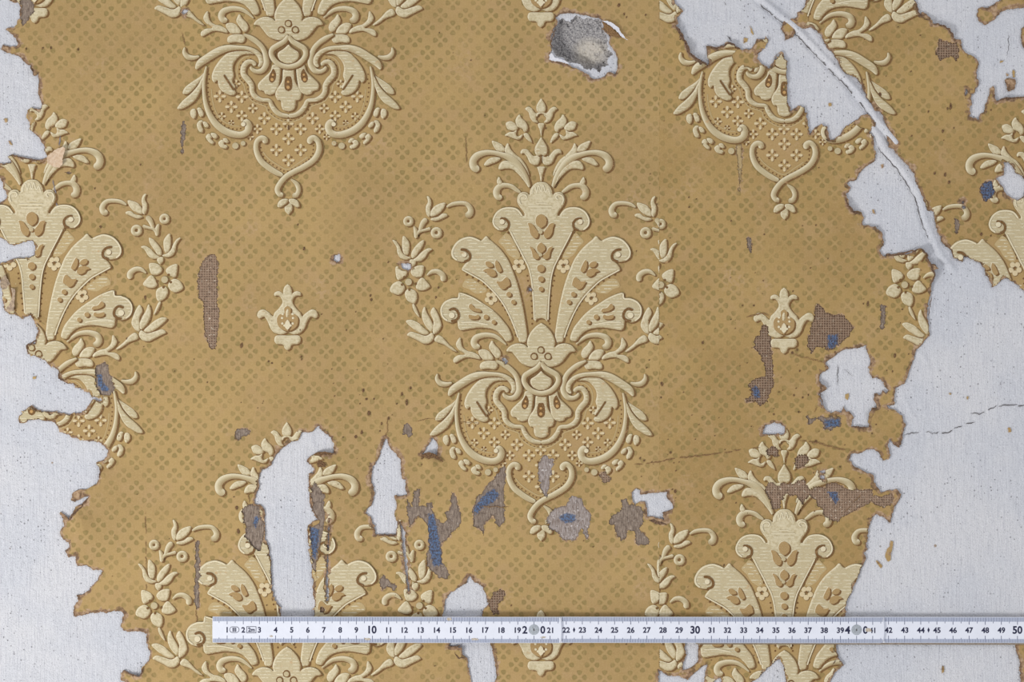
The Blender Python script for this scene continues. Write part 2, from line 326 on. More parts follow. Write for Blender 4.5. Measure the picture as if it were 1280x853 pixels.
tearR1 = [(838, -160)] + T(820, 0, 8, [(180, 0), (190, 40), (240, 80), (265, 110), (235, 150), (210, 180), (215, 230), (190, 270), (230, 320), (260, 380), (300, 430), (320, 500), (340, 550), (400, 600), (460, 630), (520, 665), (530, 620), (515, 540), (500, 450), (550, 480), (620, 485), (660, 470), (700, 430), (740, 425), (800, 460), (860, 495), (960, 490), (990, 440), (1005, 395), (1120, 390), (1120, 420), (1080, 470), (1060, 510), (1030, 530), (1010, 590), (1060, 640), (1130, 690), (1160, 650), (1190, 570), (1240, 530)]) + \
    T(960, 0, 8, [(20, 670), (60, 610), (80, 560), (130, 515), (155, 530), (160, 590), (190, 610), (185, 700), (190, 848)]) + \
    T(960, 100, 8, [(190, 100), (200, 230), (225, 310), (300, 255), (360, 275), (370, 330), (395, 330), (380, 370), (400, 450), (415, 545), (450, 500), (500, 460), (550, 450), (590, 470), (600, 540), (620, 600), (660, 600), (720, 540), (760, 480), (830, 440), (880, 400), (940, 350), (990, 345), (1050, 400), (1080, 430), (1060, 480), (1005, 530), (1060, 570), (1060, 640), (1060, 700), (1075, 740), (1065, 800)]) + \
    T(1040, 200, 8, [(430, 0), (400, 30), (330, 80), (270, 130), (240, 200), (140, 235), (180, 270), (170, 320), (135, 340), (160, 400), (165, 470), (200, 500), (290, 520), (315, 580), (305, 650), (420, 670), (500, 730), (515, 848)]) + \
    T(1080, 300, 8, [(190, 50), (155, 110), (175, 150), (210, 175), (215, 140), (290, 140), (350, 125), (370, 150), (460, 140), (500, 110), (550, 88), (590, 110), (630, 170), (655, 240), (700, 260), (740, 290), (690, 310), (700, 360), (680, 420), (670, 480), (665, 540), (645, 600), (630, 700), (630, 780), (645, 848)]) + \
    T(1010, 420, 8, [(1210, 0), (1160, 60), (1080, 140), (1060, 210), (1020, 320), (990, 420), (960, 485), (880, 515), (860, 580), (860, 690), (780, 695), (800, 730), (870, 750), (930, 790)]) + \
    T(1120, 480, 8, [(60, 320), (75, 380), (90, 410), (70, 500), (60, 560), (30, 640)]) + \
    T(940, 540, 5.818, [(1065, 110), (1030, 90), (1000, 50), (985, 90), (1010, 170), (990, 205), (950, 210), (930, 160), (890, 130), (830, 125), (800, 150), (720, 160), (710, 200), (740, 250), (800, 280), (850, 305), (880, 320), (890, 370), (920, 410), (935, 440), (990, 430), (1050, 420), (1080, 450), (1075, 490), (1040, 540), (1010, 620), (1005, 665), (960, 620), (905, 598), (875, 620)]) + \
    T(1010, 640, 8, [(630, 80), (600, 180), (590, 280), (580, 340), (595, 370), (560, 400), (575, 470), (550, 530), (525, 560), (500, 640), (470, 720), (435, 790)]) + \
    T(940, 740, 7.11, [(885, 10), (850, 60), (830, 140), (825, 205), (760, 330), (740, 450), (745, 500), (765, 580), (815, 650), (760, 690), (720, 740), (690, 800)]) + \
    [(1035, 880), (1025, 1010), (1277, 1010), (1276, 853), (1273.8, 833), (1274.5, 824), (1270, 815), (1267, 803), (1300, 798), (1440, 790), (1440, 390)] + \
    T(1160, 290, 10.67, [(1280, 800), (1230, 750), (1150, 680), (1050, 620), (990, 640), (930, 700), (850, 740), (830, 660), (760, 570), (750, 500), (700, 410), (640, 390), (580, 370), (530, 330), (470, 330), (460, 400), (400, 370), (350, 350), (320, 280), (280, 230), (220, 190), (180, 130), (160, 40)]) + \
    T(1040, 200, 8, [(1095, 780), (1060, 730), (1030, 650), (1020, 520), (960, 510), (920, 420), (890, 330), (840, 230), (820, 140), (770, 80), (730, 30)]) + \
    T(960, 100, 8, [(1280, 740), (1240, 680), (1210, 670), (1195, 600), (1180, 555), (1220, 590), (1270, 630), (1280, 620), (1240, 560), (1200, 490), (1160, 400), (1120, 320), (1065, 300), (1020, 230), (980, 160), (950, 90), (905, 0)]) + \
    T(960, 0, 8, [(870, 770), (810, 745), (770, 730), (700, 620), (640, 520), (590, 490), (550, 410), (520, 340), (480, 300), (430, 270), (400, 290), (350, 290), (320, 270), (270, 260), (270, 320), (250, 370), (200, 390), (165, 410), (160, 340), (130, 290), (150, 220), (180, 180), (215, 195), (260, 185), (290, 170), (290, 130), (340, 110), (370, 60), (380, 0)]) + [(1008, -160)]
tearR2 = [(1141, -160)] + T(1120, 0, 8, [(180, 0), (205, 40), (210, 100), (240, 150), (260, 120), (300, 140), (340, 190), (370, 240), (470, 260), (530, 290), (560, 340), (565, 390), (640, 400), (650, 470), (690, 530), (760, 560), (810, 600), (830, 650), (800, 720), (805, 780)]) + \
    T(1120, 100, 8, [(830, 0), (825, 50), (790, 90), (785, 150), (760, 140), (750, 170), (755, 230), (740, 280), (745, 340), (720, 360), (760, 375), (820, 400), (840, 340), (880, 320), (885, 260), (900, 230), (930, 150), (940, 90), (965, 60), (985, 90), (980, 170), (1000, 205), (1060, 200), (1110, 170), (1200, 185), (1280, 170)]) + \
    [(1440, 118), (1440, 10), (1280, 9.4), (1267.5, 11.3), (1257.5, 12.5), (1251, 16), (1241, 26), (1231, 32), (1224, 27.5), (1220.6, 20), (1222.5, 10.6), (1235, 10), (1242.5, 5), (1249.4, 0), (1255, -20), (1262, -160)]
tears = [[(-170, 180), (-34, 190), (-22, 207), (-38, 214), (-26, 222), (-30, 260), (-24, 275), (-42, 290), (-30, 300), (-28, 330), (-36, 340), (-24, 352), (-170, 360)], tearL1, tearL2, tearL3, tearL4, tearR1, tearR2,
    [(1244.5, 223.6), (1254.4, 218.6), (1255.6, 210), (1254.4, 202.5), (1260.6, 203.7), (1265.6, 210), (1270.6, 217.4), (1278, 221), (1283, 228), (1281, 240), (1278, 246), (1271.8, 251), (1266, 249), (1259.6, 245), (1255.6, 240), (1252, 232)],
    T(1120, 100, 8, [(690, 100), (705, 85), (718, 100), (710, 140), (695, 160), (685, 140)]),
    T(1010, 420, 8, [(175, 270), (210, 235), (270, 200), (310, 160), (380, 130), (440, 125), (490, 130), (580, 100), (590, 170), (615, 210), (625, 290), (600, 310), (620, 370), (640, 430), (680, 415), (750, 460), (770, 510), (805, 550), (780, 575), (745, 545), (730, 590), (665, 575), (660, 620), (680, 680), (690, 735), (640, 715), (615, 750), (605, 848), (605, 910), (540, 920), (435, 905), (450, 808), (415, 760), (380, 755), (350, 700), (330, 770), (270, 760), (230, 770), (180, 750), (130, 680), (120, 600), (100, 590), (110, 565), (180, 550), (195, 515), (120, 470), (110, 420), (140, 360), (200, 340), (205, 320)]),
    T(920, 460, 8, [(260, 660), (280, 610), (290, 575), (340, 570), (375, 545), (440, 560), (490, 590), (485, 640), (465, 670), (410, 660), (330, 665)]),
    T(660, 560, 4.74, [(610, 265), (640, 240), (665, 250), (665, 275), (740, 268), (820, 262), (825, 300), (850, 330), (865, 360), (830, 370), (795, 385), (805, 425), (760, 415), (710, 405), (700, 350), (690, 315), (660, 320), (635, 340), (620, 315)]),
    T(290, 520, 8, [(870, 105), (895, 140), (940, 180), (990, 220), (1020, 280), (1020, 375), (960, 375), (880, 360), (820, 380), (770, 410), (750, 450), (790, 490), (825, 540), (810, 575), (770, 570), (765, 640), (770, 740), (775, 848)]) + T(290, 620, 8, [(785, 100), (810, 180), (860, 240), (800, 265), (760, 300), (755, 400), (770, 480), (780, 600), (800, 720), (810, 848)]) + [(391.6, 744.7), (394, 754), (392.4, 769), (388, 786), (354, 786), (351.7, 769.7), (349, 757), (343, 749), (340, 740)] + T(290, 620, 8, [(400, 848), (395, 700), (380, 600), (370, 520), (330, 440), (330, 350), (330, 250), (325, 130), (290, 90), (230, 80)]) + T(290, 520, 8, [(230, 848), (265, 700), (270, 620), (300, 540), (390, 500), (430, 410), (510, 320), (600, 260), (660, 240), (700, 170), (810, 160), (830, 120)]),
    [(411.5, 643), (412.5, 643), (409.5, 726), (411, 738), (411, 755), (407, 753), (408, 738), (407.6, 726)],
    T(420, 530, 8, [(500, 150), (520, 200), (550, 260), (600, 300), (640, 360), (650, 430), (655, 550), (700, 560), (695, 640), (715, 720), (650, 715), (590, 720), (600, 770), (605, 830)]) + T(420, 610, 8, [(590, 240), (590, 300), (610, 360), (605, 470), (500, 470), (400, 470), (385, 370), (355, 350), (355, 300), (295, 250), (310, 220), (350, 170), (385, 80)]) + T(420, 530, 8, [(380, 640), (350, 580), (370, 430), (400, 400), (430, 330), (460, 230)]),
    T(420, 610, 8, [(640, 340), (690, 440), (695, 550), (720, 848), (735, 1040), (722, 1040), (695, 848), (665, 560), (655, 450)]),
    T(420, 530, 8, [(960, 140), (1000, 180), (1020, 230), (1010, 310), (960, 290), (910, 290), (870, 305), (900, 240), (930, 200)]),
    T(540, 700, 5.575, [(260, 115), (290, 150), (350, 185), (380, 250), (390, 310), (350, 360), (355, 400), (405, 530), (405, 565), (410, 600), (435, 700), (450, 800), (440, 853), (450, 1000), (400, 1100), (300, 1080), (275, 853), (260, 780), (245, 690), (210, 650), (210, 610), (170, 600), (115, 605), (125, 565), (70, 385), (90, 330), (95, 280), (130, 230), (190, 190), (240, 160)]),
    [(823, 837), (834.4, 844.6), (850, 846), (859.6, 850), (866, 843), (875.5, 835), (884, 830), (882, 840.7), (879.5, 853), (878, 900), (823, 905)],
    T(800, 740, 7.55, [(420, 470), (545, 470), (550, 580), (545, 660), (500, 700), (480, 720), (410, 740), (400, 700), (430, 600)]),
    T(800, 740, 7.55, [(700, 853), (735, 815), (765, 812), (762, 853), (760, 920), (690, 920)]),
    [(940, 853), (948.4, 847), (959.7, 834), (972.3, 825), (976.6, 824.4), (980, 835.6), (981.5, 853), (982, 890), (925, 895), (936, 857)],
    T(660, 0, 8, [(275, 180), (320, 140), (480, 135), (600, 160), (700, 180), (740, 215), (760, 260), (740, 290), (790, 330), (810, 370), (820, 450), (870, 520), (895, 600), (890, 690), (870, 740), (800, 720), (740, 780), (650, 800), (600, 750), (500, 700), (420, 650), (300, 620), (205, 600), (215, 530), (235, 510), (225, 430), (235, 330), (290, 250), (300, 215)]),
    [(501, 330), (506, 329.5), (513.5, 330.5), (514, 336), (510, 338), (503, 336)], [(417, 319.5), (425, 318), (426, 327.5), (420, 329), (417, 325)],
    [(660.5, 360.5), (664, 361), (666, 364), (663, 365.5), (660, 364)], [(627.5, 447.5), (632.5, 448.7), (635, 453), (632, 456), (630, 452)],
    [(228, 13), (232, 11.5), (235, 14), (233, 18), (229, 18.5), (227, 16)], T(1160, 200, 8.05, [(335, 420), (350, 405), (360, 425), (355, 445), (340, 445)]), T(1160, 200, 8.05, [(338, 465), (360, 455), (378, 475), (368, 498), (345, 490)]),
    [(1024, 588.5), (1031.5, 588), (1031.5, 591.5), (1025, 591.5)], [(1024.3, 595), (1030.5, 595), (1030.8, 600), (1026, 598.5)], [(1103, 604), (1107, 603), (1106, 606)]]
islands = [[(1255.6, 100), (1258.8, 97.5), (1268.8, 100), (1269, 105), (1267.5, 112.5), (1260, 114.4), (1257.5, 107)], [(1277, 36), (1276, 45), (1277, 54), (1281, 63), (1300, 60), (1300, 30), (1283, 32)]]
patches = [  # (polygon, material, [blue polygons], label)
    ([(262, 319), (270, 320), (274, 330), (271, 345), (272, 365), (274, 390), (275, 408), (271, 420), (271, 437), (264, 438), (260, 430), (256, 415), (254, 395), (255, 380), (248, 372), (247, 350), (250, 335), (256, 325)], 'W', [], 'long brown woven backing strip showing left of the small fleuron'),
    (T(0, 380, 8, [(950, 640), (1000, 600), (1050, 590), (1090, 620), (1100, 700), (1140, 790), (1150, 840), (1130, 900), (1080, 935), (1030, 920), (970, 850), (950, 760)]), 'G', [[(121, 468), (127, 467), (130, 479), (137, 485), (135, 491), (128, 489), (123, 482)]], 'grey backing with a blue streak on the left damask motif'),
    (T(0, 0, 8, [(210, 15), (225, -40), (300, -40), (345, 60), (345, 130), (300, 190), (250, 240), (230, 260), (200, 180), (215, 120), (225, 70)]), 'G', [], 'grey backing wedge at the top left tear'),
    (T(290, 620, 8, [(100, 130), (170, 85), (280, 98), (290, 200), (320, 270), (322, 380), (300, 545), (270, 550), (230, 530), (170, 460), (130, 400), (130, 300), (100, 200)]), 'G', [T(290, 620, 8, [(235, 200), (275, 220), (240, 330), (200, 280)])], 'grey backing with a blue fleck left of the tall plaster tear'),
    (T(290, 520, 8, [(800, 690), (830, 660), (860, 690), (930, 790), (910, 848)]) + T(290, 620, 8, [(920, 60), (930, 270), (900, 450), (860, 600), (840, 700), (860, 848), (830, 800), (800, 700), (790, 600), (780, 500), (775, 310), (850, 290), (870, 250), (810, 130), (790, 0)]), 'G', [T(290, 620, 8, [(770, 310), (880, 330), (870, 460), (840, 640), (800, 600), (780, 430)])], 'long grey and blue backing strip right of the tall plaster tear'),
    ([(508.8, 623.8), (515, 633.8), (516.3, 613.8), (524.4, 611.3), (523.8, 632.5), (532.5, 633.8), (535, 628.8), (541, 628.8), (538.8, 636.3), (545, 647.5), (552.5, 653.8), (558.8, 650), (556.3, 641.3), (561.3, 638.8), (563.8, 627.5), (563.8, 615), (570, 620), (573.8, 635), (577.5, 641.3), (573.8, 660), (563.8, 667.5), (557.5, 675), (551.3, 680), (552.5, 697.5), (554.4, 705.6), (562.8, 718.2), (558.6, 723.5), (549, 722.5), (541.7, 716), (533.3, 707.7), (533.3, 695), (536.5, 678), (533.3, 652.8), (522.7, 644.4), (512.2, 659), (509, 644.4)], 'G', [[(536, 642), (543, 643), (548, 665), (552, 690), (554, 706), (542, 709), (537, 690), (534, 660)]], 'grey Y-shaped backing patch with a dark blue streak'),
    (T(470, 560, 4.74, [(770, 110), (765, 200), (760, 330), (765, 440), (730, 470), (710, 460), (700, 400), (670, 420), (640, 470), (640, 520), (620, 490), (580, 470), (570, 380), (590, 300), (640, 250), (700, 180), (740, 120)]), 'G', [T(470, 560, 4.74, [(700, 240), (735, 280), (690, 330), (640, 350), (590, 400), (575, 360), (620, 300), (660, 260)])], 'pointed grey backing patch with blue blots'),
    (T(660, 560, 4.74, [(105, 430), (150, 360), (230, 340), (240, 300), (265, 285), (320, 300), (340, 360), (380, 400), (370, 440), (350, 500), (360, 545), (340, 545), (320, 480), (300, 510), (270, 545), (200, 545), (180, 500), (130, 480)]), 'P', [T(660, 560, 4.74, [(185, 400), (235, 385), (285, 400), (280, 440), (220, 450), (190, 430)])], 'round grey backing patch with a blue centre'),
    (T(660, 560, 4.74, [(480, 450), (500, 390), (545, 380), (560, 350), (550, 310), (575, 300), (600, 330), (660, 345), (690, 380), (685, 440), (660, 490), (700, 520), (718, 560), (690, 585), (640, 570), (630, 500), (590, 490), (580, 530), (555, 548), (530, 530), (510, 460)]), 'G', [], 'ragged grey backing patch left of the small plaster square'),
    (T(600, 580, 8, [(570, 40), (620, -60), (650, -90), (740, -70), (730, 60), (700, 160), (690, 260), (670, 320), (640, 325), (610, 270), (590, 180)]), 'P', [], 'pale backing sliver in the pendant of the central motif'),
    ([(748.8, 594), (756, 590), (764, 598.8), (760, 603), (753.8, 603.8)], 'W', [], None),
    (T(420, 530, 8, [(670, 30), (700, 0), (740, 5), (765, 50), (760, 110), (730, 140), (710, 110), (675, 110)]), 'G', [], None),
    (T(290, 520, 8, [(35, 160), (60, 130), (130, 130), (190, 145), (180, 190), (110, 210), (60, 250), (35, 220)]), 'G', [], None),
    (T(920, 360, 8, [(710, 500), (740, 460), (740, 390), (790, 280), (780, 210), (810, 150), (850, 180), (890, 240), (960, 270), (1060, 270), (1110, 320), (1180, 400), (1160, 430), (1120, 500), (1040, 560), (970, 610), (900, 630), (890, 590), (800, 600), (750, 660), (720, 570)]), 'D', [T(920, 360, 8, [(910, 470), (1020, 460), (1020, 560), (960, 620), (915, 600)])], 'wide brown woven backing patch right of the right fleuron'),
    (T(920, 360, 8, [(180, 600), (200, 480), (240, 470), (240, 400), (290, 370), (325, 390), (330, 460), (355, 500), (345, 600), (375, 770), (370, 848)]) + T(920, 460, 8, [(365, 90), (390, 170), (340, 240), (315, 345), (240, 380), (200, 340), (100, 350), (100, 310), (150, 280), (150, 210), (120, 200), (130, 160), (200, 90), (290, 90), (290, 0)]) + T(920, 360, 8, [(285, 790), (240, 690), (220, 640)]), 'D', [T(920, 460, 8, [(150, 210), (190, 180), (240, 210), (238, 300), (185, 310)])], 'long brown woven backing patch with a blue fleck left of the right fleuron'),
    (T(920, 460, 8, [(690, 490), (720, 470), (760, 510), (850, 490), (950, 490), (1050, 500), (1040, 590), (960, 600), (940, 630), (880, 600), (860, 540), (800, 520), (760, 565), (720, 560)]), 'G', [T(920, 460, 8, [(880, 520), (1040, 505), (1040, 590), (890, 600)])], 'small grey and blue backing patch under the ragged plaster hole'),
    (T(940, 540, 5.818, [(90, 440), (100, 400), (120, 360), (160, 380), (200, 390), (220, 370), (300, 380), (330, 345), (385, 350), (410, 410), (480, 400), (540, 410), (545, 380), (600, 370), (650, 390), (700, 420), (870, 420), (880, 460), (930, 470), (1010, 450), (1030, 490), (1010, 520), (960, 560), (910, 535), (870, 510), (800, 540), (720, 590), (660, 620), (620, 660), (560, 640), (510, 600), (520, 570), (480, 540), (450, 480), (420, 460), (360, 530), (320, 470), (250, 450), (210, 510), (200, 560), (140, 560), (130, 500)]), 'W', [T(940, 540, 5.818, [(540, 430), (620, 440), (635, 500), (605, 530), (570, 480)])], 'wide brown woven backing band across the lower right motif'),
    (T(1120, 0, 8, [(390, 540), (410, 480), (430, 390), (480, 420), (560, 430), (610, 420), (630, 470), (625, 560), (600, 610), (560, 570), (500, 580), (440, 610)]), 'D', [], 'dark woven backing square at the upper right tear'),
    (T(1160, 200, 8.05, [(515, 290), (560, 230), (640, 205), (660, 260), (670, 330), (640, 380), (575, 430), (540, 370)]), 'D', [T(1160, 200, 8.05, [(520, 290), (560, 225), (650, 200), (675, 330), (640, 390), (570, 430)])], None),
    (T(1160, 200, 8.05, [(260, 590), (300, 610), (320, 650), (300, 740), (270, 750), (265, 680)]), 'G', [], None),
    (T(940, 540, 5.818, [(110, 130), (150, 100), (190, 130), (200, 170), (170, 180), (110, 170)]), 'D', [], None),
    (T(940, 540, 5.818, [(310, 190), (350, 160), (400, 170), (410, 210), (380, 250), (310, 270)]), 'D', [], None),
    (T(200, 90, 8, [(210, 540), (240, 490), (260, 540), (265, 620), (240, 680), (235, 840), (215, 840), (210, 700), (215, 640)]), 'G', [], None),
    (T(540, 700, 5.575, [(395, 300), (430, 230), (470, 205), (510, 230), (500, 270), (465, 300), (465, 380), (430, 380), (400, 340)]), 'D', [], None),
    ([(1099, 382), (1107, 383), (1108, 390), (1106, 411), (1100, 412), (1101, 394)], 'G', [], None),
    ([(245, 678), (249, 676), (250, 720), (249, 760), (246, 762), (243, 755), (244, 710)], 'G', [], None),
    ([(920, 182), (926, 180), (928, 205), (924, 240), (922, 215)], 'S', [], None),
    (T(470, 560, 4.74, [(20, 800), (40, 750), (80, 790), (125, 820), (110, 845), (70, 820), (40, 845)]), 'G', [], None),
    (T(0, 200, 8, [(645, 120), (690, 110), (720, 130), (710, 155), (670, 150)]), 'G', [], None),
    ([(933, 298), (938, 297), (941, 312), (938, 318), (934, 310)], 'G', [], None),
    (T(240, 740, 6.4, [(1015, 130), (1040, 115), (1065, 140), (1060, 175), (1025, 165)]), 'D', [], None)]
TJ = [jit(t, .8) for t in tears]; IJ = [jit(t, .6) for t in islands]; PJ = [jit(p[0], 1.25, .95) for p in patches]

# rasters of what is left of the paper (one cell per pixel), with a margin round the frame
RX, RY, RW, RH = -160, -160, 1600, 1170
gx, gy = np.meshgrid(np.arange(RX, RX+RW)+.5, np.arange(RY, RY+RH)+.5)
def raster(poly):
    P = np.asarray(poly); m = np.zeros(gx.shape, bool)
    x0, x1 = int(max(P[:, 0].min()-RX-1, 0)), int(min(P[:, 0].max()-RX+2, RW)); y0, y1 = int(max(P[:, 1].min()-RY-1, 0)), int(min(P[:, 1].max()-RY+2, RH))
    if x1 <= x0 or y1 <= y0: return m
    X0, Y0 = P[:, 0], P[:, 1]; X1, Y1 = np.roll(X0, -1), np.roll(Y0, -1)
    for r in range(y0, y1):
        Y = RY+r+.5; t = (Y0 > Y) != (Y1 > Y)
        if not t.any(): continue
        xs = np.sort((X1[t]-X0[t])*(Y-Y0[t])/(Y1[t]-Y0[t])+X0[t])
        for a, b in zip(xs[::2], xs[1::2]):
            i, j = int(math.ceil(a-RX-.5)), int(math.floor(b-RX-.5))
            if j >= max(i, 0): m[r, max(i, 0):j+1] = True
    return m
torn = np.zeros(gx.shape, bool)
for t in TJ: torn |= raster(t)
for t in IJ: torn &= ~raster(t)
patchm = np.zeros(gx.shape, bool)
for p in PJ: patchm |= raster(p)
gone = torn | patchm
def dist(m, n=16):
    D = np.where(m, 0., 99.)
    for _ in range(n):
        for ax in (0, 1):
            for s in (1, -1): D = np.minimum(D, np.roll(D, s, ax)+1)
        for s in (1, -1):
            for t in (1, -1): D = np.minimum(D, np.roll(np.roll(D, s, 0), t, 1)+1.414)
    return D
Dt = dist(torn, 14); Dp = dist(patchm, 6)
def look(R, x, y):
    return R[np.clip((np.asarray(y)-RY).astype(int), 0, RH-1), np.clip((np.asarray(x)-RX).astype(int), 0, RW-1)]

# paper stands off the wall at some torn edges
LIFTS = [(101, 652, 13, 5), (127, 592, 9, 3), (19, 368, 16, 5), (858, 62, 12, 4), (846, 36, 9, 3.5), (870, 78, 10, 3), (915, 56, 9, 3), (1150, 314, 12, 6), (1167, 336, 13, 7), (1165, 350, 8, 4),
         (538, 577, 9, 4.5), (404, 573, 10, 4.5), (43, 90, 9, 3), (176, 843, 9, 4), (184, 800, 7, 3), (1164, 30, 9, 3.5), (1186, 38, 9, 4), (1175, 31, 8, 3), (1026, 482, 7, 3), (1026, 503, 7, 3), (1062, 262, 8, 3), (1090, 290, 8, 3),
         (830, 652, 7, 3), (48, 400, 8, 4), (72, 470, 7, 3), (574, 812, 6, 3), (1090, 516, 8, 3), (1255, 126, 10, 3), (1062, 255, 8, 3), (560, 770, 8, 2), (694, 40, 8, 2), (1040, 831, 10, 3)]
def lift(x, y):
    z = np.zeros(np.shape(x))
    for a, b, r, h in LIFTS: z = np.maximum(z, h*np.exp(-(((x-a)/r)**2+((y-b)/r)**2)))
    # gentle bulging of the whole sheet
    return z+.35*(vnoise(np.asarray(x, float), np.asarray(y, float), 60, 5)+.5*vnoise(np.asarray(x, float), np.asarray(y, float), 22, 6))
BASE = 1.5

# ------------------------------------------------------------------ the wall (structure)
ridge1 = cr([(940, -12), (965, 10), (993, 33), (1012, 52), (1034, 75), (1052, 93), (1068, 110), (1085, 132), (1097, 150), (1108, 163), (1120, 178)], False, 4)
ridge2 = cr([(1092, 160), (1100, 172), (1106, 186), (1118, 200), (1127, 210), (1137, 225), (1146, 240), (1152, 256), (1157, 275), (1165, 294), (1176, 318), (1190, 335)], False, 4)
ridge3 = cr([(1000, 12), (1018, 45), (1040, 70)], False, 4)
smalls = [cr([(868, 78), (912, 64)], False, 4), cr([(1260, 44), (1262, 55), (1258, 70)], False, 4), cr([(1126, 486), (1134, 505), (1142, 520)], False, 4), cr([(1054, 115), (1066, 135)], False, 4), cr([(1148, 440), (1160, 455), (1150, 470)], False, 4), cr([(1135, 565), (1145, 553)], False, 4), cr([(117, 758), (121, 772)], False, 4)]
pit = jit(T(660, 0, 8, [(238, 320), (300, 235), (340, 190), (420, 215), (480, 165), (560, 190), (640, 180), (725, 205), (740, 270), (775, 330), (800, 400), (790, 480), (845, 540), (800, 600), (810, 650), (740, 670), (720, 735), (660, 690), (560, 690), (520, 640), (400, 620), (340, 570), (275, 555), (232, 480)]), 1.1)
def plaster():
    st = 2.0; xs = np.arange(-260, 1540+st, st); ys = np.arange(-240, 1100+st, st)
    X, Y = np.meshgrid(xs, ys); H = np.zeros(X.shape)
    H += .5*vnoise(X, Y, 40, 1)+.22*vnoise(X, Y*.15, 5, 2)+.28*vnoise(X, Y, 9, 4)+.2*vnoise(X, Y, 3.6, 8)
    H -= .9
    def add(P, w, a, asym=0):
        P = np.asarray(P); m = (X > P[:, 0].min()-25) & (X < P[:, 0].max()+25) & (Y > P[:, 1].min()-25) & (Y < P[:, 1].max()+25)
        d = segdist(X[m], Y[m], P); H[m] += a*np.exp(-(d/w)**2)
    add(ridge1, 4.0, 3.8); add(ridge2, 4.6, 3.0); add(ridge3, 4, 1.2)
    add(ridge1-np.array([6.0, -4.0]), 1.8, -1.6); add(ridge2-np.array([6.0, -3.0]), 1.8, -1.2)
    for s_ in smalls: add(s_, 2.0, 1.0)
    n0, n1 = X.shape; idx = np.arange(n0*n1).reshape(n0, n1)
    F = np.stack([idx[:-1, :-1], idx[1:, :-1], idx[1:, 1:], idx[:-1, 1:]], -1).reshape(-1, 4)
    V = np.stack([X.ravel(), Y.ravel(), H.ravel()], 1)
    cx, cy = X[:-1, :-1].ravel()+1, Y[:-1, :-1].ravel()+1
    cut = (cx > 676) & (cx < 782) & (cy > 12) & (cy < 104)
    wall = mk('wall_back', V, F[~cut], M_PLASTER, None, None, True)
    gx_, gy_ = grid_pts(674, 784, 10, 106, 1.15, .2); n = len(pit)
    V2, F2 = cdt(list(pit)+list(zip(gx_.tolist(), gy_.tolist())), [(i, (i+1) % n) for i in range(n)], 0)
    x, y = V2[:, 0], V2[:, 1]; inn = pip(x, y, pit); d = segdist(x, y, pit, True); inn &= d > .05
    h = .5*vnoise(x, y, 40, 1)+.3*vnoise(x, y, 5, 4)-.9
    u = (x-705)*.5+(72-y)*.6
    floor_ = 15-np.clip(u, -10, 60)*.26+7*(vnoise(x, y, 13, 12)-.5)
    dep = np.minimum(d*3.4, np.maximum(floor_, 1.2))+np.clip(d/2, 0, 1)*(3.2*(vnoise(x, y, 3.2, 11)-.5)+2.2*(vnoise(x, y, 1.6, 13)-.5))
    h = h-np.where(inn, dep, 0)
    V3 = np.column_stack([V2, h]); F2 = fixwind(V3, F2); c = V2[F2].mean(1); fi = pip(c[:, 0], c[:, 1], pit)
    warm = np.clip(np.clip(1.3-np.hypot((x-738)/20, (y-64)/16), 0, 1)*1.5, 0, 1)
    for nm, fs, mt in (('pit_rim', F2[~fi], M_PLASTER), ('mortar_pit', F2[fi], M_CONC)):
        uu, inv = np.unique(fs, return_inverse=True); mk(nm, V3[uu], inv.reshape(-1, 3), mt, wall, {'warm': warm[uu]}, False)
    return wall
wall = plaster(); wall['kind'] = 'structure'
# rest of the wall round the detailed field
def box_frame():
    X = [-2600, -260, 1540, 3900]; Y = [-1900, -240, 1100, 3240]; V = []; F = []
    for j in range(4):
        for i in range(4): V.append((X[i], Y[j], -.5))
    for j in range(3):
        for i in range(3):
            if (i, j) == (1, 1): continue
            a = j*4+i; F.append((a, a+4, a+5, a+1))
    o = mk('plaster_surround', V, F, M_PLASTER, wall)
box_frame()
def ribbon(name, P, w, mat, parent, h=.3, seedk=0, gaps=-1.0, follow=None):
    P = np.array(jit(P, .8, 1.5, False)); n = len(P)
    t = np.gradient(P, axis=0); L = np.hypot(t[:, 0], t[:, 1])+1e-9; nx, ny = t[:, 1]/L, -t[:, 0]/L
    ww = w*(.45+1.1*vnoise(P[:, 0]+seedk*17, P[:, 1], 4, 2))*np.clip(np.minimum(np.arange(n), np.arange(n)[::-1])/3, .15, 1)
    hh = np.full(n, h) if follow is None else follow(P[:, 0], P[:, 1])
    V = np.concatenate([np.stack([P[:, 0]+nx*ww/2, P[:, 1]+ny*ww/2, hh], 1), np.stack([P[:, 0]-nx*ww/2, P[:, 1]-ny*ww/2, hh], 1)])
    F = [(i, i+1, n+i+1, n+i) for i in range(n-1) if vnoise(P[i:i+1, 0], P[i:i+1, 1], 7, 31+seedk)[0] > gaps]
    return mk(name, V, F, mat, parent)
for k, P in enumerate([T(1120, 480, 8, [(80, 510), (200, 490), (270, 470), (380, 490), (510, 490), (580, 450), (700, 400), (790, 385)]), T(1120, 480, 8, [(740, 300), (840, 300), (920, 260), (980, 230), (1100, 210), (1280, 215), (1400, 200)]),
                       [(x-5.2, y+4.0) for x, y in ridge1[5:-8]], [(x-5.4, y+2.6) for x, y in ridge2[6:-12]], [(1046, 455), (1047, 465), (1047, 482)], [(1055, 462), (1066, 470)], [(905, 2), (910, 9)], [(909, 44), (915, 51)], [(1260, 44), (1261, 56), (1259, 70)]]):
    ribbon('plaster_crack', P, (.9, 1.0, 1.1, 1.0, .8, .8, 1.1, 1.4, .6)[k], M_CRACK, wall, .9, k, .25 if k < 2 else .15)
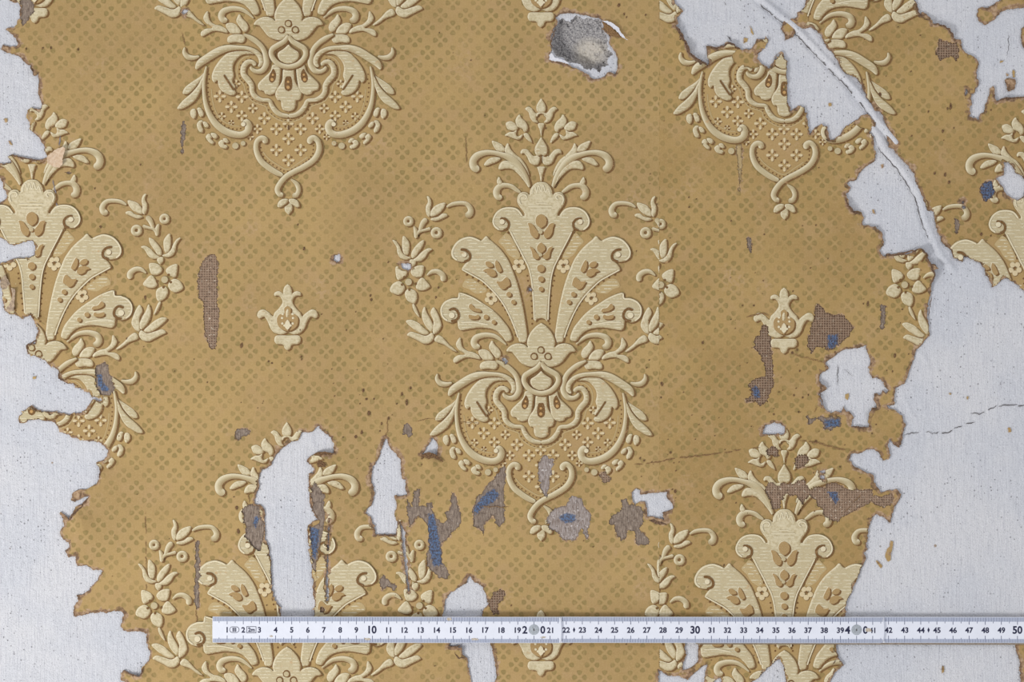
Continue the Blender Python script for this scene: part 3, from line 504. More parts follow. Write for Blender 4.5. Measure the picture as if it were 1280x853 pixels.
scr = [T(1010, 640, 8, [(825, 290), (850, 300), (845, 360), (830, 430), (825, 490), (800, 500), (770, 450), (790, 370), (820, 350)]), T(1010, 640, 8, [(680, 490), (710, 505), (745, 545), (730, 565), (695, 525)]), T(1010, 420, 8, [(370, 590), (400, 575), (412, 610), (395, 640), (372, 625)]),
       T(1040, 200, 8, [(490, 50), (515, 40), (515, 80), (495, 88)]), T(1040, 200, 8, [(400, 500), (420, 500), (435, 545), (410, 530)]), T(0, 100, 8, [(40, 385), (75, 385), (70, 420), (50, 425)]), T(0, 100, 8, [(85, 610), (105, 615), (125, 655), (100, 640)]), T(1080, 740, 6.4, [(625, 590), (640, 600), (638, 650), (622, 650)]),
       T(820, 0, 8, [(880, 380), (915, 385), (910, 415), (875, 435)]), T(820, 0, 8, [(940, 260), (960, 290), (975, 350), (950, 320)]), T(1120, 0, 8, [(1040, 610), (1075, 605), (1070, 620), (1040, 628)]), T(1120, 0, 8, [(1100, 730), (1130, 745), (1120, 765), (1102, 760)]), T(1120, 0, 8, [(1165, 700), (1190, 710), (1190, 775), (1172, 770)]),
       T(1120, 480, 8, [(1120, 440), (1145, 440), (1150, 480), (1125, 485)]), T(1120, 480, 8, [(530, 90), (555, 95), (550, 110), (532, 108)]), T(1120, 480, 8, [(708, 125), (725, 130), (720, 160), (708, 155)]), [(41, 471), (46, 470), (45, 474), (41, 474)], [(1035.5, 129), (1039, 129), (1039, 133), (1036, 133)]]
for p in scr:
    P = jit(p, .45, 1.2); n = len(P); c = np.mean(P, 0)
    V = [(c[0], c[1], 1.2)]+[(x, y, .9) for x, y in P]+[(x, y, -1) for x, y in P]
    F = [(0, 1+(i+1) % n, 1+i) for i in range(n)]+[(1+i, 1+(i+1) % n, 1+n+(i+1) % n, 1+n+i) for i in range(n)]
    mk('paper_scrap', V, F, M_GROUND, wall, {'edge': np.full(len(V), 4.)})

# ------------------------------------------------------------------ ornament master data (half motif, traced on the wall)
oA, oB, oC, oD, oE, oF, oG, oH = (560, 120), (540, 220), (540, 320), (540, 410), (540, 500), (600, 580), (470, 230), (470, 330)
oQ = (515.5, 498)
CX = 676.3
def pt(o, pts): return [(o[0]+p[0]/8-CX, o[1]+p[1]/8) for p in pts]
def sp(o, pts): return [(o[0]+p[0]/8-CX, o[1]+p[1]/8, p[2]/8) for p in pts]
def Pg(o, pts, c='c', L=1, h=0): return ('P', pt(o, pts), c, L, h)
def St(o, pts, c='c', L=1, h=0): return ('S', sp(o, pts), c, L, h)
def Ln(o, pts, w, c='l', L=2): return ('S', [(a, b, w) for a, b in pt(o, pts)], c, L, 0)
def Ci(o, x, y, r, c='c', L=1): return ('C', pt(o, [(x, y)])[0]+(r/8,), c, L, 0)
def Ri(o, x, y, r, w, c='c', L=1): return ('R', pt(o, [(x, y)])[0]+(r/8, w/8), c, L, 0)
def Dots(o, pts, r=11, c='b', L=0): return [('C', (a, b, r/8*.95), c, L, 0) for a, b in pt(o, pts)]
def sym(o, half):   # left half outline listed from top centre to bottom centre -> closed symmetric outline
    h = pt(o, half); return h+[(-x, y) for x, y in h[::-1]]
def Sy(o, half, c='c', L=1, h=0): return ('P', [p for p in sym(o, half)], c, L, h)
CENTRE = {   # pieces on the axis
 'tulip_finial': [Sy(oA, [(930.4, 25), (905, 60), (884, 105), (888, 150), (910, 168), (930.4, 166)]), Sy(oA, [(930.4, 275), (905, 275), (900, 300), (918, 345), (928, 400), (930.4, 402)]), Sy(oA, [(930.4, 178), (905, 186), (895, 205), (880, 205), (878, 182), (900, 168), (930.4, 160)], 'c', 1),
    Sy(oA, [(930.4, 412), (900, 460), (872, 510), (868, 560), (882, 590), (905, 600), (930.4, 590)], 'c', 2, 1), Ln(oA, [(928, 590), (932, 640), (922, 690)], .9, 'b', 3), Sy(oA, [(930.4, 708), (893, 712), (898, 735), (915, 790), (924, 850), (930.4, 856)])],
 'crown': [Sy(oB, [(1090.4, 62), (1045, 70), (1003, 105), (980, 150), (975, 190), (945, 168), (900, 165), (865, 190), (850, 240), (865, 290), (905, 345), (925, 380), (925, 420), (960, 450), (1030, 455), (1090.4, 445)], 'c', 2.12), Ln(oB, [(960, 308), (1200, 308)], .75, 'l', 3), Ln(oB, [(980, 340), (1195, 340)], .7, 'l', 3), Ln(oB, [(1035, 275), (1140, 275)], .6, 'l', 3), Ln(oB, [(1010, 372), (1175, 372)], .4, 'l', 3),
    Ln(oB, [(1000, 190), (1005, 130), (1030, 110), (1045, 170), (1065, 100), (1090, 160), (1110, 95), (1135, 165), (1160, 130), (1180, 190)], .7, 'l', 3)],
 'centre_plume': [Sy(oB, [(1090.4, 300), (1000, 330), (935, 392), (900, 395), (850, 335), (780, 316), (700, 325), (640, 370), (605, 445), (618, 505), (665, 545), (715, 545), (755, 530), (775, 560), (820, 650), (880, 760), (920, 848), (945, 860), (975, 960), (995, 1050), (1008, 1180), (1018, 1300), (1025, 1400), (1028, 1455), (1055, 1432), (1090.4, 1424)], 'c', 2, 1),
    Sy(oB, [(1086, 385), (1055, 400), (1036, 440), (1046, 490), (1086, 522)], 't', 2.25), Sy(oB, [(1086, 668), (1055, 700), (1052, 740), (1086, 772)], 't', 2), Ci(oC, 1088, 125, 38, 't', 2), Ci(oC, 1090, 232, 29, 't', 2), Ci(oC, 1090, 332, 24, 't', 2), Ci(oB, 1084, 560, 22, 'c', 3), Ci(oB, 1084, 790, 18, 'c', 3)],
 'lily_blossom': [Sy(oD, [(1090.4, -48), (1040, -15), (990, 40), (960, 100), (950, 150), (958, 195), (925, 172), (880, 158), (830, 160), (775, 187), (745, 232), (800, 245), (840, 290), (880, 340), (930, 375), (1000, 390), (1045, 372), (1090.4, 330)], 'c', 3, 1), Ci(oD, 1090, 222, 38, 'b', 3), Ci(oD, 1088, 224, 26, 'c', 4)],
 'drop_frame': [St(oD, [(1090, 345, 18), (1050, 400, 24), (985, 440, 26), (930, 478, 26), (918, 530, 24), (948, 588, 25), (1005, 635, 25), (1090, 656, 24), (1176, 635, 25), (1233, 588, 25), (1263, 530, 24), (1251, 478, 26), (1196, 440, 26), (1131, 400, 24), (1091, 345, 18)], 'c', 4), Sy(oD, [(1090.4, 418), (1035, 468), (975, 505), (968, 552), (998, 602), (1050, 632), (1090.4, 636)], 'b', 2), Sy(oD, [(1090.4, 432), (1040, 478), (990, 512), (985, 550), (1010, 592), (1055, 620), (1090.4, 624)], 'c', 3, 1)],
 'trefoil_leaf': [Sy(oF, [(610, 640), (586, 655), (572, 690), (576, 735), (610, 772)], 'c', 1)],
 'bell_petal': [Sy(oE, [(1090.4, -40), (1040, -40), (1030, 60), (1010, 110), (975, 160), (960, 210), (978, 262), (1015, 275), (1020, 325), (1042, 367), (1090.4, 382)], 'c', 3, 1), Sy(oE, [(1088, 30), (1062, 40), (1050, 110), (1058, 160), (1088, 180)], 'b', 3), Ci(oE, 1088, 85, 13, 'g', 4), Ci(oE, 1088, 140, 17, 'g', 4)],
}
HALF = {    # left half, mirrored for the right one
 'tulip_petal': [Pg(oA, [(770, 130), (800, 110), (838, 128), (862, 160), (880, 176), (897, 182), (885, 205), (880, 235), (902, 264), (885, 270), (850, 258), (820, 215), (808, 170), (790, 150)])],
 'small_tulip': [Pg(oA, [(715, 188), (735, 220), (775, 258), (798, 310), (790, 350), (762, 362), (748, 335), (718, 322), (690, 300), (675, 250), (690, 210)]), Pg(oA, [(580, 270), (625, 255), (665, 275), (690, 300), (700, 325), (680, 345), (640, 350), (600, 335), (582, 300)]), Pg(oA, [(568, 395), (610, 365), (655, 360), (684, 345), (680, 385), (700, 408), (745, 385), (735, 415), (710, 438), (660, 430), (600, 405)]), Pg(oA, [(755, 380), (790, 375), (820, 410), (840, 470), (800, 445), (770, 415)])],
 'bulb_petal': [Pg(oA, [(725, 560), (745, 535), (790, 538), (825, 570), (850, 600), (880, 600), (915, 570), (925, 620), (905, 680), (865, 695), (820, 670), (800, 630), (785, 600), (755, 575), (730, 580)])],
 'crest_scroll': [Pg(oA, [(598, 475), (625, 530), (680, 590), (740, 640), (790, 720), (812, 800), (760, 740), (690, 670), (620, 610), (570, 560), (574, 510)], 'c', 1), St(oA, [(312, 742, 34), (262, 715, 38), (250, 655, 36), (290, 600, 34), (370, 570, 27), (450, 570, 23), (530, 588, 25), (600, 612, 32), (670, 660, 35), (730, 730, 30), (780, 820, 25), (815, 912, 14)], 'c', 2), Pg(oA, [(440, 450), (480, 460), (540, 490), (570, 530), (560, 560), (500, 555), (465, 520), (445, 480)], 'c', 1),
    Pg(oA, [(360, 690), (385, 650), (430, 620), (500, 615), (525, 630), (490, 660), (440, 680), (390, 700)]), Pg(oA, [(505, 725), (520, 680), (560, 650), (620, 660), (690, 700), (750, 770), (790, 850), (810, 920), (760, 850), (700, 780), (640, 735), (570, 730), (520, 740)], 'c', 2)],
 'side_scroll': [St(oB, [(700, 222, 26), (655, 205, 32), (645, 150, 33), (680, 105, 28), (740, 95, 22), (800, 110, 22), (850, 145, 18), (885, 168, 10)]), Pg(oB, [(665, 12), (690, 40), (705, 80), (670, 95), (648, 60)])],
 'crown_curl': [Ln(oB, [(885, 290), (868, 240), (885, 200), (925, 190), (945, 215), (925, 240)], .8, 'l', 4)],
 'centre_plume_scroll': [Ln(oB, [(680, 428), (735, 435), (768, 475), (758, 525), (715, 548)], 1.5, 'b', 3), Ci(oB, 700, 460, 26, 'l', 3), Ln(oB, [(900, 400), (850, 340), (780, 322), (705, 332), (645, 375), (613, 445), (625, 500), (670, 540)], 1.0, 'l', 3), Ln(oB, [(785, 560), (830, 650), (890, 765), (935, 855), (965, 920), (990, 1020), (1005, 1150), (1015, 1280), (1022, 1440)], .8, 'l', 3),
    Pg(oB, [(960, 475), (1000, 480), (1030, 520), (1062, 565), (1060, 605), (1040, 625), (1005, 610), (980, 570), (972, 520)], 't', 2), Pg(oB, [(975, 710), (1010, 720), (1035, 760), (1066, 792), (1070, 820), (1045, 835), (1010, 815), (998, 760)], 't', 2)],
 'pale_leaf': [Pg(oB, [(665, 655), (710, 600), (745, 572), (800, 620), (850, 720), (880, 800), (840, 835), (760, 785), (720, 720), (690, 690)], 'p', 1, 1), Pg(oC, [(305, 305), (335, 240), (400, 230), (480, 280), (545, 330), (530, 365), (440, 378), (370, 335)], 'p', 1, 1), Pg(oC, [(890, 190), (960, 190), (975, 310), (900, 320)], 'p', 0, 1)],
 'rosette': [('C', pt(oC, [(868+42*math.cos(a), 100+46*math.sin(a))])[0]+(3.4,), 'q', 1, 0) for a in (0.3, 1.56, 2.8, 4.1, 5.35)]+[Ci(oC, 862, 95, 12, 'b', 4)]+[('C', pt(oC, [(590+40*math.cos(a), 425+42*math.sin(a))])[0]+(3.2,), 'q', 1, 0) for a in (0.3, 1.56, 2.8, 4.1, 5.35)]+[Ci(oC, 585, 420, 12, 'b', 4)],
 'plume_dots': Dots(oB, [(765, 570), (800, 620), (830, 668), (855, 712), (875, 757), (890, 795)], 14)+Dots(oC, [(955, 200), (960, 250), (975, 300), (988, 400), (995, 450), (998, 505), (1002, 570), (1003, 628), (1003, 680)])+Dots(oC, [(350, 190), (410, 215), (465, 250), (520, 283), (557, 315), (590, 348), (680, 455), (708, 497), (735, 540), (762, 588), (785, 637), (810, 690), (830, 740), (838, 795)], 13),
 'tall_plume': [Pg(oC, [(540, -195), (490, -150), (440, -175), (370, -192), (290, -170), (230, -120), (195, -50), (200, 10), (245, 50), (300, 62), (350, 60), (322, 92), (298, 140), (340, 160), (420, 195), (500, 240), (580, 310), (650, 385), (710, 465), (760, 550), (800, 640), (840, 740), (862, 800), (872, 855), (920, 868), (945, 845), (950, 780), (935, 660), (915, 540), (890, 420), (860, 300), (820, 180), (770, 60), (735, 0), (690, -60), (640, -110), (580, -160)], 'c', 2, 1),
    Ln(oC, [(285, -62), (340, -55), (378, -15), (375, 35), (320, 62)], 1.6, 'b', 3), Ci(oC, 322, -12, 26, 'l', 3), Ln(oC, [(480, -145), (430, -168), (370, -182), (295, -160), (238, -112), (204, -45), (212, 10), (250, 45)], 1.0, 'l', 3), Ln(oC, [(305, 140), (420, 203), (500, 250), (575, 318), (645, 392), (705, 472), (753, 556), (795, 645), (835, 745), (860, 820)], .8, 'l', 3),
    Pg(oC, [(535, 65), (565, 55), (600, 75), (612, 105), (570, 115), (540, 95)], 't', 2), Pg(oC, [(640, 45), (660, 60), (690, 120), (697, 150), (670, 165), (645, 140), (630, 90)], 't', 2), Pg(oC, [(510, 150), (560, 125), (620, 140), (640, 190), (605, 210), (560, 190), (545, 165)], 't', 2), Pg(oC, [(645, 255), (695, 255), (740, 215), (765, 230), (780, 290), (755, 310), (720, 335), (685, 325), (660, 290)], 't', 2), Ci(oC, 768, 385, 25, 't', 2), Ci(oC, 813, 462, 23, 't', 2)],
 'low_plume': [Pg(oC, [(270, 370), (262, 418), (200, 425), (130, 455), (90, 510), (85, 570), (105, 620), (150, 657), (200, 668), (250, 652), (258, 680), (265, 720), (295, 745), (360, 735), (460, 720), (560, 725), (640, 750), (700, 800), (740, 852), (780, 850), (800, 820), (770, 730), (720, 660), (660, 590), (590, 530), (500, 470), (420, 420), (340, 385)], 'c', 2, 1),
    Ln(oC, [(170, 545), (220, 530), (258, 560), (268, 610), (238, 645), (190, 652)], 1.6, 'b', 3), Ci(oC, 198, 595, 30, 'l', 3), Ln(oC, [(272, 378), (262, 428), (200, 434), (136, 463), (98, 513), (94, 570), (112, 615), (155, 650)], 1.0, 'l', 3), Ln(oC, [(280, 374), (340, 392), (420, 428), (495, 475)], .8, 'l', 3), Ln(oC, [(290, 668), (420, 665), (560, 690)], .8, 'l', 3),
    Pg(oC, [(395, 480), (430, 520), (475, 530), (490, 560), (450, 560), (400, 545), (370, 520), (375, 490)], 't', 2), Pg(oC, [(370, 590), (430, 600), (460, 590), (475, 610), (455, 632), (400, 635), (368, 620)], 't', 2), Ci(oC, 540, 612, 25, 't', 2), Ci(oC, 617, 663, 22, 't', 2)],
 'under_scroll': [St(oD, [(480, 185, 22), (440, 185, 32), (418, 145, 32), (440, 100, 30), (500, 76, 26), (560, 72, 24), (630, 85, 20), (690, 122, 15), (742, 168, 6)])],
 'lower_sprig': [Pg(oD, [(600, 128), (630, 170), (670, 210), (690, 260), (672, 300), (640, 300), (600, 250), (570, 200), (578, 160)]), Pg(oD, [(465, 230), (510, 215), (560, 230), (600, 270), (615, 312), (580, 325), (520, 320), (480, 280)]), Pg(oD, [(480, 370), (510, 340), (570, 330), (640, 338), (658, 380), (630, 415), (570, 410), (490, 412)]),
    St(oD, [(640, 330, 10), (720, 370, 24), (790, 420, 24), (840, 480, 24), (865, 560, 26), (868, 630, 28), (830, 690, 27), (775, 703, 22), (728, 680, 18), (715, 650, 12)], 'c', 3)],
 'acanthus_leaf': [St(oD, [(168, 680, 12), (205, 620, 34), (290, 560, 38), (390, 500, 38), (480, 470, 32), (580, 464, 22), (680, 472, 20), (760, 505, 22), (810, 560, 24), (818, 620, 22), (790, 655, 12)], 'c', 3, 1), St(oD, [(55, 460, 8), (50, 510, 20), (85, 555, 26), (140, 565, 22), (200, 550, 10)], 'c', 2),
    Pg(oD, [(740, 512), (650, 492), (580, 487), (500, 508), (430, 560), (380, 620), (345, 680), (325, 740), (330, 790), (355, 812), (382, 790), (395, 850), (430, 900), (490, 935), (540, 938), (565, 912), (548, 880), (560, 850), (530, 800), (545, 740), (535, 680), (545, 620), (590, 560), (650, 530), (740, 528)], 'c', 2, 1), Ln(oD, [(445, 735), (480, 790), (520, 850), (548, 890)], 1.2, 'b', 3)],
 'dentil_band': [St(oD, [(762, 640, 20), (730, 608, 20), (680, 610, 25), (642, 660, 27), (642, 730, 27), (690, 790, 28), (722, 840, 25), (727, 900, 24), (757, 950, 24), (820, 985, 20), (898, 995, 19), (925, 1045, 22), (965, 1100, 24), (1020, 1135, 22), (1092, 1148, 20)], 'c', 2, 1), Ln(oD, [(700, 545), (640, 565), (590, 620), (575, 700), (590, 770), (640, 830), (660, 900), (690, 950), (740, 1005), (860, 1050), (880, 1100), (950, 1160), (1020, 1195), (1092, 1206)], .7, 'p', 1)]
    + Dots(oD, [(712, 578), (672, 582), (635, 605), (612, 640), (602, 680), (600, 725), (608, 765), (622, 790)], 9)+Dots(oE, [(650, 90), (682, 118), (685, 157), (692, 192), (705, 230), (730, 262), (762, 288), (798, 303), (832, 312), (875, 322), (893, 365), (920, 405), (950, 430), (985, 455), (1023, 468), (1062, 475)], 9),
 'side_bell': [Pg(oE, [(935, -85), (910, -20), (850, 40), (800, 90), (785, 125), (800, 165), (845, 180), (862, 205), (910, 216), (955, 195), (985, 150), (1000, 80), (1012, -30), (1000, -70)], 'c', 3, 1), Pg(oE, [(940, -45), (965, 0), (962, 60), (930, 95), (900, 75), (898, 30), (922, -20)], 'b', 3), Ci(oE, 928, 62, 17, 'g', 4), Ci(oE, 936, 15, 12, 'g', 4), Ci(oD, 1022, 285, 38, 'b', 3), Ci(oD, 1020, 287, 25, 'c', 4)],
 'wing_leaf': [Pg(oE, [(34, 200), (54, 144), (114, 94), (204, 34), (250, -10), (235, 40), (180, 110), (130, 170), (80, 206)], 'c', 1, 1), Pg(oE, [(-21, 348), (34, 274), (114, 204), (184, 124), (246, 10), (234, 104), (194, 214), (144, 284), (74, 334), (19, 358)], 'c', 2, 1)],
 'lower_scroll': [St(oQ, [(838, 522, 26), (862, 508, 36), (888, 545, 36), (872, 600, 33), (812, 630, 32), (730, 622, 34), (640, 585, 34), (560, 520, 32), (500, 430, 27), (462, 330, 22), (445, 230, 18), (440, 120, 16), (452, 20, 14), (468, -55, 8)], 'c', 2), Ln(oQ, [(515, 170), (530, 300), (570, 420), (630, 490), (720, 535), (800, 545)], .6, 'p', 1), Ci(oQ, 835, 525, 22, 'l', 3)]
    + Dots(oQ, [(490, 25), (495, 75), (483, 115), (483, 160), (485, 205), (492, 250), (500, 300), (515, 345), (532, 393), (550, 435), (582, 475), (615, 508), (650, 535), (690, 558), (730, 572), (770, 575), (808, 568)], 9),
 'bead_drop': [Pg(oQ, p) for p in ([(320, 375), (350, 370), (365, 400), (360, 450), (340, 470), (310, 440), (305, 400)], [(375, 365), (405, 360), (435, 400), (435, 440), (405, 450), (385, 410)], [(370, 530), (395, 490), (430, 490), (415, 530), (435, 580), (425, 608), (390, 590)], [(430, 500), (465, 505), (490, 540), (475, 560), (445, 545)], [(460, 650), (490, 620), (522, 650), (512, 672), (540, 700), (530, 725), (490, 700)], [(510, 615), (550, 615), (580, 645), (560, 670), (530, 655)], [(585, 710), (620, 680), (650, 700), (638, 722), (675, 742), (660, 770), (610, 755)], [(630, 672), (665, 665), (690, 700), (665, 712)])]+[Ci(oQ, 755, 740, 32), Ci(oQ, 832, 715, 24)],
 'trefoil_leaf': [Pg(oF, [(500, 690), (515, 640), (560, 615), (605, 620), (600, 650), (560, 682), (530, 700)], 'c', 2)],
 'flower_spray': [St(oG, [(705, 235, 8), (760, 205, 18), (840, 193, 20), (910, 205, 22), (948, 260, 28), (930, 308, 32), (892, 302, 28)]), Pg(oG, [(510, 125), (540, 140), (555, 190), (545, 250), (550, 300), (530, 330), (505, 300), (498, 230), (520, 180)]), Pg(oG, [(545, 290), (570, 240), (620, 205), (690, 190), (680, 240), (640, 290), (590, 320), (550, 325)]), Pg(oG, [(555, 345), (620, 330), (660, 300), (700, 300), (715, 320), (660, 350), (600, 372), (550, 362)]),
    St(oG, [(508, 350, 24), (470, 390, 25), (445, 450, 18), (435, 480, 10)]), Ri(oG, 325, 375, 33, 19), St(oG, [(382, 425, 10), (400, 480, 22), (400, 545, 16)]), St(oG, [(400, 520, 14), (430, 480, 15), (480, 465, 13), (545, 447, 18)]), Ri(oG, 605, 490, 37, 20),
    Pg(oG, [(165, 565), (200, 575), (235, 620), (260, 680), (300, 720), (350, 740), (300, 760), (245, 740), (215, 690), (205, 630)]), Pg(oG, [(270, 525), (310, 550), (335, 600), (330, 680), (310, 715), (275, 690), (262, 620)]), Pg(oG, [(480, 565), (440, 580), (390, 630), (355, 690), (360, 740), (395, 730), (430, 680), (470, 620)]), Pg(oG, [(560, 655), (520, 645), (460, 680), (410, 730), (370, 765), (440, 775), (490, 740), (520, 690)]), Pg(oG, [(340, 760), (385, 760), (400, 790), (370, 830), (340, 800)])],
 'flower': [Pg(oH, [(200, 30), (260, 40), (310, 80), (300, 120), (260, 150), (220, 160), (200, 110)]), Pg(oH, [(475, 20), (400, 25), (350, 70), (360, 110), (400, 135), (450, 130), (475, 80)]), Pg(oH, [(400, 225), (430, 160), (465, 140), (510, 180), (540, 230), (480, 265), (420, 260)]), Pg(oH, [(330, 250), (290, 290), (310, 360), (380, 400), (410, 350), (400, 280)]), Pg(oH, [(140, 255), (170, 200), (230, 175), (280, 210), (285, 260), (230, 310), (160, 290)]), Ci(oH, 325, 182, 34, 'c', 2)]
    + Dots(oH, [(283, 135), (262, 208), (335, 258), (398, 202)], 14, 'b', 1),
 'flower_stem': [St(oH, [(508, 118, 6), (560, 80, 20), (620, 80, 25), (670, 120, 28), (668, 175, 28)]), Pg(oH, [(365, 405), (390, 415), (435, 530), (400, 500), (372, 450)]), Pg(oD, [(25, 110), (60, 75), (110, 100), (170, 165), (250, 235), (200, 225), (120, 170), (40, 140)])],
 'lily_spray': [Pg(oH, p) for p in ([(300, 575), (350, 560), (420, 590), (480, 640), (530, 690), (490, 710), (430, 690), (350, 630)], [(485, 430), (510, 490), (550, 560), (575, 630), (560, 680), (510, 640), (470, 570), (460, 490)], [(575, 435), (610, 480), (640, 550), (655, 620), (620, 680), (575, 700), (570, 640), (575, 570), (545, 490)], [(310, 710), (350, 680), (420, 700), (500, 720), (560, 690), (580, 740), (540, 790), (480, 800), (420, 770), (340, 730)])],
 'twig': [Pg(oD, [(285, 100), (300, 180), (350, 230), (410, 245), (470, 280), (480, 315), (400, 300), (330, 300), (230, 350), (215, 310), (260, 275), (330, 265), (270, 220), (240, 170), (255, 125)])],
}
def stars():
    out = []
    c0 = (oQ[0]-CX, oQ[1])
    L = [(600, 245, 1), (820, 250, 1), (715, 350, 1), (930, 365, .8), (820, 440, .9), (1045, 465, 1), (1165, 572, 1), (975, 572, .8), (620, 445, .7), (1165, 782, 1), (715, 510, .5), (905, 650, .6), (765, 120, .7)]
    P = [(c0[0]+a/8, c0[1]+b/8, k) for a, b, k in L]
    P = P+[(-x, y, k) for x, y, k in P]+[(0, 581.7, 1), (0, 608.6, 1), (-.5, 563, .9)]
    for x, y, k in P:
        for q in range(4):
            a = q*math.pi/2; ca, sa = math.cos(a)*k, math.sin(a)*k
            out.append(('P', [(x+1.6*ca, y+1.6*sa), (x+5*ca-1.7*sa, y+5*sa+1.7*ca), (x+7.4*ca-1.1*sa, y+7.4*sa+1.1*ca), (x+7.4*ca+1.1*sa, y+7.4*sa-1.1*ca), (x+5*ca+1.7*sa, y+5*sa-1.7*ca)], 'q', 0, 0))
            a += math.pi/4; out.append(('C', (x+5.4*k*math.cos(a), y+5.4*k*math.sin(a), 1.35), 'b', 0, 0))
    return out
PEND = [St((595.5, 568), [(405, 158, 26), (412, 120, 30), (370, 104, 26), (328, 145, 24), (325, 230, 26), (370, 330, 28), (450, 400, 28), (530, 450, 26), (590, 475, 18)], 'c', 2), Ln((595.5, 568), [(390, 240), (440, 300), (520, 360), (640, 415), (750, 350), (840, 290)], .7, 'p', 1)]
PEND2 = [St((595.5, 568), [(868, 160, 26), (862, 122, 30), (900, 100, 26), (945, 145, 26), (950, 230, 28), (900, 320, 28), (800, 390, 28), (700, 440, 26), (620, 490, 26), (560, 560, 26), (535, 620, 26), (560, 668, 24), (595, 665, 28)], 'c', 3), St((595.5, 568), [(670, 515, 8), (730, 565, 22), (748, 625, 22), (722, 675, 24), (685, 668, 28)], 'c', 2)]
PDOT = Dots((595.5, 568), [(370, 200), (380, 245), (397, 287), (422, 325), (455, 345), (492, 370), (530, 397), (567, 415), (600, 432), (640, 437), (680, 415), (718, 400), (755, 382), (795, 357), (822, 335), (850, 315), (870, 290), (890, 260), (895, 220), (897, 180)], 9)
GROUND = [(676, 240), (650, 262), (640, 300), (622, 292), (612, 300), (620, 318), (600, 345), (580, 345), (578, 360), (590, 372), (575, 385), (600, 400), (640, 425), (625, 455), (600, 470), (574, 498), (571, 530), (580, 560), (600, 577), (620, 581), (636, 583), (637, 600), (650, 616), (676, 628)]
FLEUR = [('P', [((x-480)/8.05, 340+y/8.05) for x, y in hh]+[(-(x-480)/8.05, 340+y/8.05) for x, y in hh[::-1]], c, L, 0) for hh, c, L in (
    ([(480, 125), (450, 150), (436, 195), (438, 222), (415, 205), (385, 195), (350, 210), (348, 240), (385, 240), (415, 262), (428, 310), (390, 370), (350, 410), (334, 448), (300, 418), (240, 380), (192, 395), (175, 440), (200, 470), (245, 452), (280, 500), (310, 570), (352, 615), (420, 632), (480, 606)], 'c', 1),
    ([(480, 642), (420, 640), (362, 645), (347, 688), (370, 725), (435, 735), (452, 770), (480, 792)], 'c', 1),
    ([(480, 342), (448, 368), (446, 420), (402, 428), (374, 470), (384, 540), (430, 582), (480, 596)], 't', 1), ([(480, 372), (464, 400), (466, 450), (480, 458)], 'c', 2), ([(480, 480), (458, 510), (455, 555), (480, 585)], 'l', 2))]+[('C', (s_*x/8.05, 340+y/8.05, 1.5), 'l', 2, 0) for s_ in (1, -1) for x, y in ((50, 425), (55, 465), (52, 520), (30, 540))]+[('S', [((a-480)/8.05, 340+b/8.05, .7) for a, b in ((510, 500), (515, 550), (490, 595))], 'b', 2, 0)]

